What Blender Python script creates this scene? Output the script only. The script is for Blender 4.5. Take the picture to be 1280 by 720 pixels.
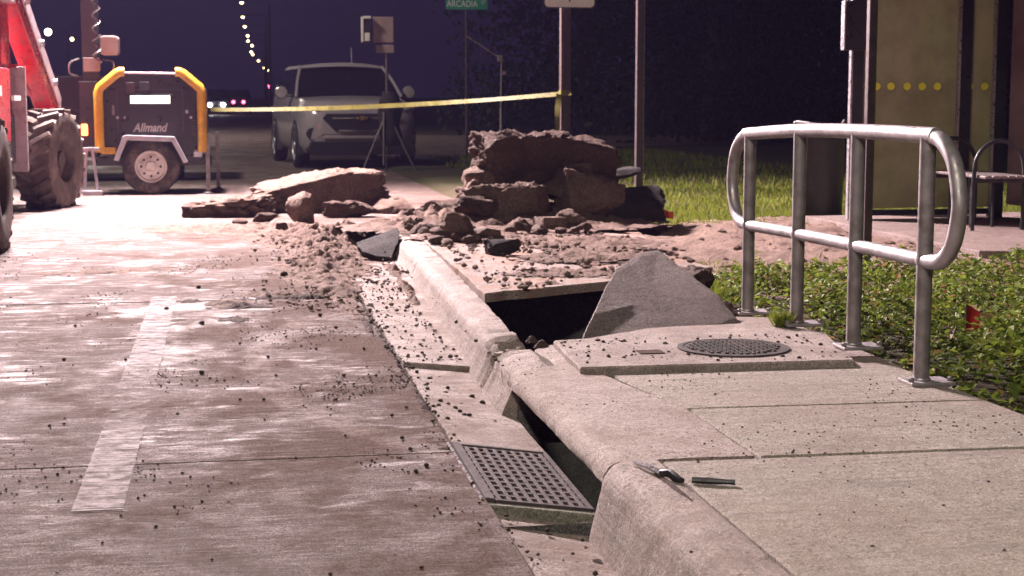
import bpy, bmesh, math, random
import numpy as np
from mathutils import Vector, Matrix, Euler, noise as mn
R = math.radians
random.seed(7); RNG = np.random.default_rng(11)
sc = bpy.context.scene
for o in list(bpy.data.objects): bpy.data.objects.remove(o)
COL = sc.collection

# ------------------------------------------------------------------ camera
F, CH = 2000.0, 1.2
PITCH, YAW = R(6.8428), R(9.9949)
cam_d = bpy.data.cameras.new('camera'); cam = bpy.data.objects.new('camera', cam_d); COL.objects.link(cam)
cam_d.sensor_width = 36; cam_d.lens = F / 1280 * 36; cam_d.clip_start = 0.1; cam_d.clip_end = 3000
cam.location = (0, 0, CH); cam.rotation_euler = (math.pi / 2 - PITCH, 0, -YAW)
cam_d.dof.use_dof = True; cam_d.dof.focus_distance = 6.0; cam_d.dof.aperture_fstop = 8.0
sc.camera = cam
# ------------------------------------------------------------------ night sky
w = bpy.data.worlds.new('World'); sc.world = w; w.use_nodes = True
nt = w.node_tree; nt.nodes.clear()
wo = nt.nodes.new('ShaderNodeOutputWorld'); bg = nt.nodes.new('ShaderNodeBackground'); bg2 = nt.nodes.new('ShaderNodeBackground')
sky = nt.nodes.new('ShaderNodeTexSky'); sky.sky_type = 'NISHITA'; sky.sun_disc = False
sky.sun_elevation = R(-6); sky.sun_rotation = R(-60)
ad = nt.nodes.new('ShaderNodeAddShader')
nt.links.new(sky.outputs[0], bg.inputs[0]); bg.inputs[1].default_value = 0.02
bg2.inputs[0].default_value = (0.38, 0.28, 0.74, 1); bg2.inputs[1].default_value = 0.017   # city glow, even over the whole sky
nt.links.new(bg.outputs[0], ad.inputs[0]); nt.links.new(bg2.outputs[0], ad.inputs[1]); nt.links.new(ad.outputs[0], wo.inputs[0])
TOWER_W, LAMP_W = 27000.0, 2300.0
TOWER_C, LAMP_C = (1.0, 0.80, 0.81), (1.0, 0.905, 0.74)
# ------------------------------------------------------------------ exposure
sc.view_settings.view_transform = 'Standard'; sc.view_settings.look = 'None'
sc.view_settings.exposure = 0.72; sc.view_settings.gamma = 1.0; sc.view_settings.use_curve_mapping = False
sc.cycles.use_denoising = True
sc.cycles.max_bounces = 6; sc.cycles.sample_clamp_indirect = 4

# ------------------------------------------------------------------ pixels of the photograph -> points
_fw = Vector((math.sin(YAW) * math.cos(PITCH), math.cos(YAW) * math.cos(PITCH), -math.sin(PITCH)))
_rt = Vector((math.cos(YAW), -math.sin(YAW), 0)); _up = _rt.cross(_fw)
def ray(x, y): return _fw + _rt * ((x - 640) / F) - _up * ((y - 360) / F)
def atz(x, y, z=0.0):
    r = ray(x, y); return Vector((0, 0, CH)) + r * ((z - CH) / r.z)
def aty(x, y, Y):
    r = ray(x, y); return Vector((0, 0, CH)) + r * (Y / r.y)

# ------------------------------------------------------------------ materials
MATS = {}
class NT:
    def __init__(s, name):
        s.m = bpy.data.materials.new(name); s.m.use_nodes = True; s.t = s.m.node_tree; s.n = s.t.nodes
        s.b = s.n['Principled BSDF']; s.l = s.t.links
        s.pos = s.n.new('ShaderNodeNewGeometry').outputs['Position']
    def mapping(s, scale=(1, 1, 1), loc=(0, 0, 0), src=None):
        k = s.n.new('ShaderNodeMapping'); k.inputs['Scale'].default_value = scale; k.inputs['Location'].default_value = loc
        s.l.new(src or s.pos, k.inputs[0]); return k.outputs[0]
    def noise(s, scale, detail=4, rough=.55, vec=None, dist=0.0):
        k = s.n.new('ShaderNodeTexNoise'); k.inputs['Scale'].default_value = scale; k.inputs['Detail'].default_value = detail
        k.inputs['Roughness'].default_value = rough; k.inputs['Distortion'].default_value = dist
        s.l.new(vec or s.pos, k.inputs['Vector']); return k.outputs['Fac']
    def voro(s, scale, vec=None, feature='F1'):
        k = s.n.new('ShaderNodeTexVoronoi'); k.feature = feature; k.inputs['Scale'].default_value = scale
        s.l.new(vec or s.pos, k.inputs['Vector']); return k.outputs['Distance']
    def rng(s, src, a, b, c=0.0, d=1.0):
        k = s.n.new('ShaderNodeMapRange'); s.l.new(src, k.inputs[0])
        for i, v in enumerate((a, b, c, d)): k.inputs[i + 1].default_value = v
        return k.outputs[0]
    def math(s, op, a, b=None):
        k = s.n.new('ShaderNodeMath'); k.operation = op
        for i, v in enumerate((a, b)):
            if v is None: continue
            if isinstance(v, (int, float)): k.inputs[i].default_value = v
            else: s.l.new(v, k.inputs[i])
        return k.outputs[0]
    def mix(s, fac, a, b):
        k = s.n.new('ShaderNodeMix'); k.data_type = 'RGBA'
        for i, v in ((0, fac), (6, a), (7, b)):
            if isinstance(v, (int, float)): k.inputs[i].default_value = v
            elif isinstance(v, tuple): k.inputs[i].default_value = (*v[:3], 1)
            else: s.l.new(v, k.inputs[i])
        return k.outputs[2]
    def bump(s, h, strength=.5, dist=.01, prev=None):
        k = s.n.new('ShaderNodeBump'); k.inputs['Strength'].default_value = strength; k.inputs['Distance'].default_value = dist
        s.l.new(h, k.inputs['Height'])
        if prev: s.l.new(prev, k.inputs['Normal'])
        return k.outputs[0]
    def xyz(s):
        k = s.n.new('ShaderNodeSeparateXYZ'); s.l.new(s.pos, k.inputs[0]); return k.outputs
    def done(s, col=None, rough=None, normal=None, metal=None, spec=None):
        for key, v in (('Base Color', col), ('Roughness', rough), ('Normal', normal), ('Metallic', metal), ('Specular IOR Level', spec)):
            if v is None: continue
            if isinstance(v, (int, float)): s.b.inputs[key].default_value = v
            elif isinstance(v, tuple): s.b.inputs[key].default_value = (*v[:3], 1)
            else: s.l.new(v, s.b.inputs[key])
        MATS[s.m.name] = s.m; return s.m

def simple(name, c1, c2=None, rough=.5, metal=0.0, nscale=8.0, bump=.15, bscale=60.0, bdist=.004, dirt=None, dscale=5.0, rv=.15, spec=.5):
    """painted / metal / plastic surface: two-tone mottling, patchy gloss, fine relief and optional dirt"""
    s = NT(name); c2 = c2 or tuple(v * .75 for v in c1)
    col = s.mix(s.rng(s.noise(nscale), .35, .65), c1, c2)
    if dirt: col = s.mix(s.rng(s.noise(dscale, 6, .65), .48, .68, 0, .85), col, dirt)
    return s.done(col, s.rng(s.noise(nscale * 2.3), .3, .7, max(.03, rough - rv), min(1, rough + rv)), s.bump(s.noise(bscale, 3), bump, bdist), metal, spec)
def emit(name, col, strength):
    s = NT(name); s.b.inputs['Emission Color'].default_value = (*col, 1); s.b.inputs['Emission Strength'].default_value = strength
    return s.done(col, .4)

def concrete(name, c1, c2, stain, speck=.5, grain=1.0, rough=.82, brush=None, mud=0.0, mudc=(.12, .085, .075)):
    s = NT(name)
    dk = lambda c, k: tuple(v * k for v in c)
    col = s.mix(s.rng(s.noise(1.3, 6, .65), .38, .62), c1, c2)
    col = s.mix(s.rng(s.noise(4.3, 7, .68, dist=.8), .48, .64, 0, .85), col, stain)                 # stains
    col = s.mix(s.rng(s.noise(13, 6, .72, dist=.3), .50, .64, 0, .55), col, dk(stain, .72))        # scuffs
    col = s.mix(s.rng(s.noise(46, 5, .75), .44, .62, 0, .55), col, dk(c2, .5))                      # mottling
    col = s.mix(s.rng(s.noise(140, 3, .75), .44, .60, 0, .75 * min(1, grain)), col, dk(c2, .36))    # dark aggregate
    col = s.mix(s.rng(s.noise(210, 2, .6), .56, .68, 0, .6 * min(1, grain)), col, tuple(min(.75, v * 1.75) for v in c1))   # pale sand grains
    crack = s.rng(s.voro(1.15, s.mapping((1, 1, 1), (1.7, .4, 0)), 'DISTANCE_TO_EDGE'), .0, .006, 1, 0)
    spot = s.math('MULTIPLY', s.rng(s.voro(38), .32, .12, 0, 1), s.rng(s.noise(3.1, 5, .75), .46, .56, 0, 1))
    col = s.mix(s.math('MULTIPLY', spot, speck), col, (.045, .032, .028))
    spot2 = s.math('MULTIPLY', s.rng(s.voro(95), .30, .12, 0, 1), s.rng(s.noise(2.2, 5, .75, s.mapping((1, 1, 1), (7, 2, 1))), .45, .56, 0, 1))
    col = s.mix(s.math('MULTIPLY', spot2, speck), col, (.05, .035, .03))
    if mud: col = s.mix(s.math('MULTIPLY', s.rng(s.noise(2.1, 9, .74, dist=.5), .46, .57, 0, 1), mud), col, mudc)
    n = s.bump(s.noise(200, 4, .75), .7 * grain, .008)
    n = s.bump(s.noise(30, 5, .65), .5 * grain, .015, n)
    if brush:
        v = s.mapping(brush); bn_ = s.noise(1.0, 5, .68, v); n = s.bump(bn_, .45, .008, n)
        col = s.mix(s.rng(bn_, .49, .66, 0, .55), col, dk(c2, .48))
    return s.done(col, s.rng(s.noise(7, 4), .3, .7, rough - .12, min(1, rough + .1)), n, spec=.1)

def road_material():
    s = NT('road_concrete'); X, Y, Z = s.xyz()
    c1, c2 = (.27, .22, .212), (.165, .13, .122)
    col = s.mix(s.rng(s.noise(.8, 6, .62), .36, .66), c1, c2)
    # cross-wise tining: dirt sits in the grooves, broken up by wear
    vt = s.mapping((2.2, 34, 1)); vf = s.mapping((5, 120, 1))
    t1 = s.noise(1.0, 5, .62, vt, .3); t2 = s.noise(1.0, 3, .6, vf)
    t0 = s.noise(1.0, 5, .68, s.mapping((4.2, 12, 1), (2, 5, 0)), .9)
    wear = s.rng(s.noise(.9, 5, .6), .38, .56, .35, 1)
    near = s.rng(Y, 3.4, 5.2, .35, 1)
    tin = s.math('MULTIPLY', s.math('MULTIPLY', s.rng(t1, .47, .60, 0, 1), wear), near)
    col = s.mix(s.math('MULTIPLY', tin, .85), col, (.085, .06, .055))
    col = s.mix(s.math('MULTIPLY', s.math('MULTIPLY', s.rng(t0, .48, .56, 0, 1), wear), s.math('MULTIPLY', near, .9)), col, (.085, .058, .05))
    col = s.mix(s.math('MULTIPLY', s.rng(t0, .46, .38, 0, .6), near), col, (.46, .39, .39))
    col = s.mix(s.math('MULTIPLY', s.math('MULTIPLY', s.rng(t2, .5, .7), wear), .5), col, (.10, .075, .07))
    col = s.mix(s.rng(s.noise(125, 4, .78), .44, .58, 0, .8), col, (.06, .044, .04))
    col = s.mix(s.rng(s.noise(190, 3, .7), .55, .66, 0, .75), col, (.52, .45, .44))
    # trodden mud in patches, heavier towards the gutter
    md = s.math('ADD', s.noise(1.5, 8, .7, dist=.5), s.rng(X, -1.2, .6, -.07, .085))
    md = s.math('ADD', md, s.math('MULTIPLY', s.math('SUBTRACT', s.noise(7, 6, .75, dist=.6), .5), .35))
    mdc = s.mix(s.rng(s.noise(110, 4, .78), .42, .62), (.17, .122, .105), (.05, .035, .03))
    mudm = s.rng(s.math('ADD', md, s.rng(Y, 4.2, 6.2, -.075, -.012)), .475, .58, 0, .88)
    col = s.mix(mudm, col, mdc)
    for (cx, cy, rad, wd) in ((3.55, 7.2, 3.45, .085), (3.9, 6.5, 4.62, .09), (-6.0, 2.0, 6.3, .08)):
        vd = s.n.new('ShaderNodeVectorMath'); vd.operation = 'DISTANCE'; s.l.new(s.pos, vd.inputs[0]); vd.inputs[1].default_value = (cx, cy, 0)
        off = s.math('ABSOLUTE', s.math('SUBTRACT', vd.outputs['Value'], rad))
        tm = s.math('MULTIPLY', s.rng(off, wd, wd * .6), s.rng(s.noise(6, 6, .75), .42, .6))
        col = s.mix(s.math('MULTIPLY', tm, .55), col, (.36, .30, .285) if rad < 4 else (.09, .062, .052))
    spot = s.math('MULTIPLY', s.rng(s.voro(30), .28, .10), s.rng(s.noise(2.3, 5, .7), .44, .58))
    col = s.mix(s.math('MULTIPLY', spot, .75), col, (.05, .035, .03))
    col = s.mix(s.rng(s.noise(52, 5, .75), .46, .60, 0, .6), col, (.08, .058, .052))
    col = s.mix(s.rng(s.noise(17, 6, .75, dist=.4), .52, .62, 0, .55), col, (.085, .06, .052))
    # damp film after hosing: glossy patches
    wet = s.math('MULTIPLY', s.rng(s.noise(.75, 6, .62, s.mapping((1, .6, 1), (3.1, 1.7, 0))), .54, .61), s.rng(X, .4, -.6))
    wet2 = s.math('MULTIPLY', wet, s.rng(Y, 6, 8))
    ridge = s.math('MULTIPLY', s.math('MULTIPLY', s.rng(t0, .50, .38), s.rng(s.noise(1.6, 6, .7, s.mapping((1, .8, 1), (4, 9, 0))), .47, .60)), s.rng(Y, 4.2, 6.5, .25, .8))
    wet2 = s.math('MAXIMUM', wet2, ridge)
    rough = s.math('SUBTRACT', s.rng(s.noise(9, 4), .3, .7, .78, .95), s.math('MULTIPLY', wet2, .42))
    n = s.bump(t0, .35, .03); n = s.bump(t1, .7, .015, n); n = s.bump(t2, .6, .008, n); n = s.bump(s.noise(150, 4, .75), .8, .009, n)
    return s.done(col, rough, n, spec=s.math('MULTIPLY', s.math('ADD', s.math('MULTIPLY', wet2, .32), .05), s.math('SUBTRACT', 1.0, s.math('MULTIPLY', mudm, .95))))

def worn_paint():
    s = NT('road_paint_worn'); X, Y, Z = s.xyz()
    vt = s.mapping((3, 55, 1)); t = s.noise(1.0, 4, .65, vt)
    g = s.noise(14, 6, .7)
    keep = s.math('ADD', s.math('MULTIPLY', t, .55), s.math('MULTIPLY', g, .6))
    band = s.math('ADD', s.rng(Y, 5.75, 6.1, 0, .13), s.rng(Y, 6.7, 7.3, 0, -.13))
    m = s.rng(s.math('SUBTRACT', keep, s.math('ADD', band, s.rng(Y, 5.2, 6.4, -.01, -.03))), .47, .66)
    col = s.mix(s.noise(40, 4), (.40, .355, .36), (.30, .262, .265)); s.l.new(s.math('MULTIPLY', m, .72), s.b.inputs['Alpha'])
    return s.done(col, .85, s.bump(t, .5, .008), spec=.12)

CONC = ((.44, .37, .34), (.34, .285, .26), (.25, .20, .18))
road_material(); worn_paint()
concrete('pan_concrete', *CONC, speck=1, mud=.8, mudc=(.15, .105, .085), brush=(1.5, 20, 1))
concrete('kerb_concrete', *CONC, speck=.8, mud=.4, mudc=(.19, .145, .125), brush=(40, 2, 40))
concrete('walk_concrete', (.43, .385, .34), (.35, .31, .272), (.27, .23, .195), speck=.7, brush=(2, 30, 1), mud=.22, mudc=(.22, .155, .125))
concrete('inlet_concrete', (.44, .375, .345), (.36, .30, .275), (.28, .225, .2), speck=.8, mud=.4, mudc=(.2, .15, .125))
concrete('lid_concrete', (.45, .38, .35), (.37, .31, .285), (.28, .225, .2), speck=.8, mud=.3)
concrete('tilted_concrete', (.33, .275, .265), (.24, .20, .192), (.17, .14, .132), speck=1, grain=1.6, mud=.35, mudc=(.17, .13, .12))
concrete('dirty_slab_concrete', (.36, .30, .28), (.30, .245, .22), (.23, .17, .15), speck=1, mud=.95, mudc=(.24, .155, .12))
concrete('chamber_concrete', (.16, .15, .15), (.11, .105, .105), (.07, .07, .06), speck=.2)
concrete('pad_concrete', (.34, .27, .25), (.27, .21, .19), (.2, .15, .14), speck=.6, mud=.3)
concrete('rubble_concrete', (.33, .24, .20), (.23, .16, .13), (.15, .10, .082), speck=1, grain=2.6, mud=.6, mudc=(.14, .085, .068))
concrete('rubble_dark', (.19, .125, .105), (.13, .085, .072), (.085, .055, .048), speck=1, grain=2.8, mud=.5, mudc=(.10, .06, .05))
concrete('asphalt_chunk', (.06, .052, .055), (.045, .04, .042), (.09, .07, .06), speck=.4, grain=2.5, rough=.85)
concrete('gate_lip_concrete', (.30, .29, .24), (.22, .21, .17), (.15, .14, .11), speck=.6)
def soil_mat(name, c1, c2, c3):
    s = NT(name)
    col = s.mix(s.rng(s.noise(5, 6, .65), .36, .64), c1, c2)
    col = s.mix(s.rng(s.noise(60, 5, .7), .45, .68, 0, .8), col, c3)
    n = s.bump(s.noise(90, 6, .75), .9, .02); n = s.bump(s.noise(22, 5, .7), .8, .04, n)
    return s.done(col, .92, n, spec=.2)
soil_mat('soil', (.25, .17, .14), (.18, .12, .097), (.09, .058, .047))
soil_mat('soil_dark', (.10, .066, .058), (.07, .046, .04), (.035, .024, .021))
soil_mat('soil_sandy', (.30, .21, .17), (.23, .155, .125), (.13, .085, .07))
def ground_mat():
    s = NT('verge_ground'); col = s.mix(s.rng(s.noise(1.3, 6, .6), .4, .6), (.045, .05, .02), (.06, .045, .03))
    return s.done(col, .95, s.bump(s.noise(30, 5, .7), .8, .03), spec=.15)
ground_mat()
simple('galvanised', (.42, .38, .40), (.32, .29, .31), .5, .6, 14, .12, 120, dirt=(.2, .17, .15), dscale=9)
simple('galvanised_dull', (.28, .25, .26), (.2, .18, .19), .52, .5, 14, .15, 120, dirt=(.14, .11, .10), dscale=7)
simple('cast_iron', (.045, .038, .04), (.03, .026, .027), .85, .0, 20, .4, 160, dirt=(.10, .072, .06), dscale=12, spec=.15)
simple('grate_iron', (.075, .06, .063), (.05, .041, .044), .85, .0, 20, .4, 160, dirt=(.10, .075, .066), dscale=14, spec=.12)
simple('bright_steel', (.55, .53, .54), (.4, .38, .39), .3, .9, 30, .1, 200)
simple('black_plastic', (.022, .02, .021), (.015, .014, .015), .5, 0, 20, .2, 150)
simple('black_paint', (.02, .017, .021), (.026, .021, .026), .38, 0, 6, .06, 200)
simple('dark_frame', (.028, .03, .036), (.02, .022, .026), .4, .3, 10, .08, 150)
simple('edge_alu', (.5, .47, .5), (.4, .38, .41), .35, .7, 14, .08, 150)
simple('red_paint', (.48, .018, .035), (.40, .014, .028), .32, 0, 4, .05, 140, dirt=(.22, .06, .06), dscale=6)
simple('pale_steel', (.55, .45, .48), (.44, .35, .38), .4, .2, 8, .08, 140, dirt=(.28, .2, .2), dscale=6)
simple('grey_panel', (.06, .06, .07), (.045, .045, .052), .45, .1, 8, .06, 140)
simple('rubber', (.028, .022, .021), (.02, .017, .016), .75, 0, 10, .4, 60, dirt=(.15, .105, .085), dscale=5)
simple('muddy_rubber', (.10, .072, .06), (.06, .044, .038), .85, 0, 6, .5, 50, dirt=(.20, .145, .12), dscale=4)
simple('car_rubber', (.018, .016, .018), (.013, .012, .013), .7, 0, 10, .2, 60)
simple('white_rim', (.62, .57, .55), (.52, .47, .45), .4, .1, 10, .08, 140, dirt=(.3, .22, .18), dscale=8)
simple('yellow_guard', (.62, .33, .03), (.52, .26, .02), .4, 0, 9, .08, 140, dirt=(.32, .17, .04), dscale=8)
simple('fender_alu', (.48, .46, .50), (.38, .36, .4), .42, .5, 10, .1, 140)
simple('white_print', (.34, .28, .25), (.26, .21, .19), .6, 0, 20, .05)
simple('label_white', (.85, .83, .76), (.78, .76, .7), .5, 0, 20, .03)
simple('car_white', (.33, .29, .31), (.315, .275, .295), .2, .2, 2, .0, 200, rv=.02)
simple('car_glass', (.006, .006, .009), (.008, .007, .011), .12, 0, 6, .0, 60, rv=.04).node_tree.nodes['Principled BSDF'].inputs['Specular IOR Level'].default_value = .2
simple('car_black', (.014, .013, .016), (.02, .018, .022), .4, 0, 9, .1, 120)
simple('chrome', (.7, .68, .7), (.6, .58, .6), .15, 1, 20, .02, rv=.05)
simple('gold', (.75, .45, .2), (.6, .36, .15), .3, .8, 20, .02)
simple('lamp_lens', (.35, .34, .36), (.25, .24, .26), .12, .2, 30, .1, rv=.05)
simple('wood_post', (.055, .033, .032), (.036, .022, .022), .8, 0, 20, .5, 50)
simple('steel_post', (.09, .065, .07), (.07, .05, .055), .5, .4, 14, .2, 120)
simple('rust_post', (.09, .058, .066), (.065, .045, .05), .55, .5, 14, .2, 120)
simple('sign_white', (.82, .84, .80), (.78, .8, .77), .45, 0, 10, .02)
simple('sign_green', (.02, .30, .17), (.018, .26, .15), .45, 0, 10, .02)
simple('sign_grey', (.10, .10, .10), (.07, .07, .07), .5, 0, 10, .02)
simple('tan_panel', (.34, .26, .24), (.28, .21, .2), .6, 0, 10, .05)
simple('stand_metal', (.24, .22, .22), (.17, .155, .155), .4, .6, 14, .1)
simple('dark_cloth', (.014, .012, .016), (.02, .018, .022), .9, 0, 12, .4, 30)
simple('tape_yellow', (.15, .135, .02), (.11, .10, .018), .45, 0, 6, .1, 30, bdist=.01, dirt=(.05, .045, .015), dscale=17)
simple('flag_red', (.75, .03, .025), (.62, .02, .02), .6, 0, 10, .1)
simple('flag_orange', (.8, .10, .05), (.65, .07, .04), .6, 0, 10, .1)
simple('shelter_back', (.34, .22, .23), (.27, .17, .18), .5, 0, 3, .1, 30)
simple('seat_metal', (.20, .165, .165), (.16, .13, .13), .4, .5, 10, .1)
simple('bark', (.05, .036, .028), (.03, .022, .018), .9, 0, 12, .8, 30)
def dirty_glass():
    s = NT('dirty_glass')
    v = s.mapping((5, 5, .8))
    col = s.mix(s.rng(s.noise(1.0, 5, .6, v), .36, .66), (.24, .215, .165), (.20, .205, .11))
    col = s.mix(s.rng(s.noise(3, 6, .7), .45, .7, 0, .6), col, (.15, .12, .09))
    t = s.n.new('ShaderNodeBsdfTranslucent'); s.l.new(col, t.inputs[0]); m = s.n.new('ShaderNodeMixShader'); m.inputs[0].default_value = .55
    s.l.new(s.b.outputs[0], m.inputs[1]); s.l.new(t.outputs[0], m.inputs[2]); s.l.new(m.outputs[0], s.n['Material Output'].inputs[0])
    return s.done(col, s.rng(s.noise(6, 4), .3, .7, .25, .5), s.bump(s.noise(14, 4), .1, .01))
dirty_glass()
def leaf_mat(name, c1, c2, c3):
    s = NT(name); i = s.n.new('ShaderNodeNewGeometry').outputs['Random Per Island']
    col = s.mix(s.rng(i, 0, 1), c1, c2); col = s.mix(s.rng(i, .86, .93, 0, 1), col, c3)
    t = s.n.new('ShaderNodeBsdfTranslucent'); s.l.new(col, t.inputs[0])
    m = s.n.new('ShaderNodeMixShader'); m.inputs[0].default_value = .35
    out = s.n['Material Output']; s.l.new(s.b.outputs[0], m.inputs[1]); s.l.new(t.outputs[0], m.inputs[2]); s.l.new(m.outputs[0], out.inputs[0])
    return s.done(col, .6, None, spec=.15)
simple('yellow_dot', (.85, .82, .06), (.8, .76, .06), .6, 0, 10, .05)
leaf_mat('leaf_cover', (.22, .28, .04), (.045, .075, .015), (.26, .17, .07))
leaf_mat('grass_blade', (.17, .20, .022), (.10, .14, .015), (.26, .21, .07))
leaf_mat('tree_leaf', (.03, .045, .015), (.02, .035, .012), (.04, .045, .02))
emit('lamp_warm', (1, .72, .30), 9); emit('lamp_white', (1, .9, .65), 12); emit('tail_red', (1, .05, .12), 14); emit('head_white', (1, .97, .92), 160)
emit('signal_red', (1, .03, .1), 60); emit('flood_white', (1, .9, .9), 60); emit('marker_orange', (1, .25, .05), 5); emit('tail_dim', (1, .06, .16), 4)
emit('label_glow', (1, .95, .8), 2.2)  # glow that brightens the label plate on the light tower
M = MATS

# ------------------------------------------------------------------ mesh helpers
class MB:
    def __init__(s): s.v = []; s.f = []
    def add(s, vs, fs):
        k = len(s.v); s.v += [tuple(p) for p in vs]; s.f += [tuple(i + k for i in f) for f in fs]; return s
    def box(s, c, d, rot=None, taper=1.0):
        hx, hy, hz = d[0] / 2, d[1] / 2, d[2] / 2
        ps = [Vector((x * hx * (taper if z > 0 else 1), y * hy * (taper if z > 0 else 1), z * hz)) for z in (-1, 1) for y in (-1, 1) for x in (-1, 1)]
        if rot is not None: ps = [Euler(rot).to_matrix() @ p for p in ps]
        return s.add([p + Vector(c) for p in ps], [(0, 2, 3, 1), (4, 5, 7, 6), (0, 1, 5, 4), (2, 6, 7, 3), (0, 4, 6, 2), (1, 3, 7, 5)])
    def tube(s, path, r, n=10, cap=True):
        path = [Vector(p) for p in path]; rings = []; rr = r if isinstance(r, (list, tuple)) else [r] * len(path)
        t0 = (path[1] - path[0]).normalized(); a = Vector((0, 0, 1)) if abs(t0.z) < .9 else Vector((1, 0, 0))
        nrm = t0.cross(a).normalized()
        for i, p in enumerate(path):
            t = (path[min(i + 1, len(path) - 1)] - path[max(i - 1, 0)]).normalized()
            nrm = (nrm - t * nrm.dot(t)).normalized(); b = t.cross(nrm)
            rings.append([p + (nrm * math.cos(2 * math.pi * k / n) + b * math.sin(2 * math.pi * k / n)) * rr[i] for k in range(n)])
        vs = [q for g in rings for q in g]
        fs = [(i * n + k, i * n + (k + 1) % n, (i + 1) * n + (k + 1) % n, (i + 1) * n + k) for i in range(len(path) - 1) for k in range(n)]
        if cap: fs += [tuple(reversed(range(n))), tuple(range((len(path) - 1) * n, len(path) * n))]
        return s.add(vs, fs)
    def lathe(s, prof, c=(0, 0, 0), axis='z', n=28, caps=True):
        vs = []
        for r, h in prof:
            for k in range(n):
                a = 2 * math.pi * k / n; x, y = r * math.cos(a), r * math.sin(a)
                p = {'z': (x, y, h), 'y': (x, h, -y), 'x': (h, x, y)}[axis]; vs.append((p[0] + c[0], p[1] + c[1], p[2] + c[2]))
        m = len(prof)
        fs = [(i * n + k, i * n + (k + 1) % n, (i + 1) * n + (k + 1) % n, (i + 1) * n + k) for i in range(m - 1) for k in range(n)]
        if caps: fs += [tuple(reversed(range(n))), tuple(range((m - 1) * n, m * n))]
        return s.add(vs, fs)
    def prism(s, poly, axis, a, b):
        """poly in the two other axes (x,z for axis y; y,z for axis x; x,y for axis z)"""
        def q(p, h): return {'x': (h, p[0], p[1]), 'y': (p[0], h, p[1]), 'z': (p[0], p[1], h)}[axis]
        n = len(poly)
        return s.add([q(p, a) for p in poly] + [q(p, b) for p in poly],
                     [tuple(range(n))[::-1], tuple(range(n, 2 * n))] + [(i, (i + 1) % n, n + (i + 1) % n, n + i) for i in range(n)])
    def quad(s, *ps): return s.add(ps, [tuple(range(len(ps)))])
    def loft(s, rings, caps=True):
        n = len(rings[0]); vs = [p for g in rings for p in g]
        fs = [(i * n + k, i * n + (k + 1) % n, (i + 1) * n + (k + 1) % n, (i + 1) * n + k) for i in range(len(rings) - 1) for k in range(n)]
        if caps: fs += [tuple(reversed(range(n))), tuple(range((len(rings) - 1) * n, len(rings) * n))]
        return s.add(vs, fs)
    def mesh(s, name, mat, smooth=0.0, bevel=0.0, seg=2):
        me = bpy.data.meshes.new(name); me.from_pydata(s.v, [], s.f)
        bm = bmesh.new(); bm.from_mesh(me); bmesh.ops.recalc_face_normals(bm, faces=bm.faces)
        if bevel:
            es = [e for e in bm.edges if len(e.link_faces) == 2 and e.calc_face_angle(0) > R(25)]
            bmesh.ops.bevel(bm, geom=es, offset=bevel, segments=seg, affect='EDGES', profile=.5, clamp_overlap=True)
        if smooth:
            for f in bm.faces: f.smooth = True
            for e in bm.edges:
                if len(e.link_faces) == 2 and e.calc_face_angle(0) > R(smooth): e.smooth = False
        bm.to_mesh(me); bm.free(); me.materials.append(M[mat]); return me
    def build(s, name, mat, parent=None, smooth=0.0, bevel=0.0, seg=2):
        return link(name, s.mesh(name, mat, smooth, bevel, seg), parent)
def link(name, me, parent=None):
    o = bpy.data.objects.new(name, me); COL.objects.link(o)
    if parent: o.parent = parent
    return o
def tag(o, label, cat, group=None):
    o['label'] = label; o['category'] = cat
    if group: o['group'] = group
    return o
def kind(o, k): o['kind'] = k; return o
def thing(name, label, cat, loc=(0, 0, 0), rz=0.0, group=None):
    o = bpy.data.objects.new(name, None); COL.objects.link(o); o.empty_display_size = .1
    o.location = loc; o.rotation_euler = (0, 0, rz); return tag(o, label, cat, group)
def root_structure(name):
    o = bpy.data.objects.new(name, None); COL.objects.link(o); return kind(o, 'structure')
def copy_tree(o, parent=None):
    c = o.copy(); COL.objects.link(c); c.parent = parent
    for ch in list(o.children): copy_tree(ch, c)
    return c
def np_mesh(name, V, Fq, mat, parent=None, smooth=False):
    me = bpy.data.meshes.new(name); V = np.asarray(V, dtype=np.float32); Fq = np.asarray(Fq, dtype=np.int32)
    k = Fq.shape[1]; me.vertices.add(len(V)); me.vertices.foreach_set('co', V.ravel())
    me.loops.add(Fq.size); me.loops.foreach_set('vertex_index', Fq.ravel())
    me.polygons.add(len(Fq)); me.polygons.foreach_set('loop_start', np.arange(0, Fq.size, k, dtype=np.int32))
    me.polygons.foreach_set('use_smooth', np.full(len(Fq), smooth)); me.update(calc_edges=True); me.validate()
    me.materials.append(M[mat]); return link(name, me, parent)
def fbm(p, octv=4): return mn.fractal(Vector(p), .9, 2.1, octv)

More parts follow.
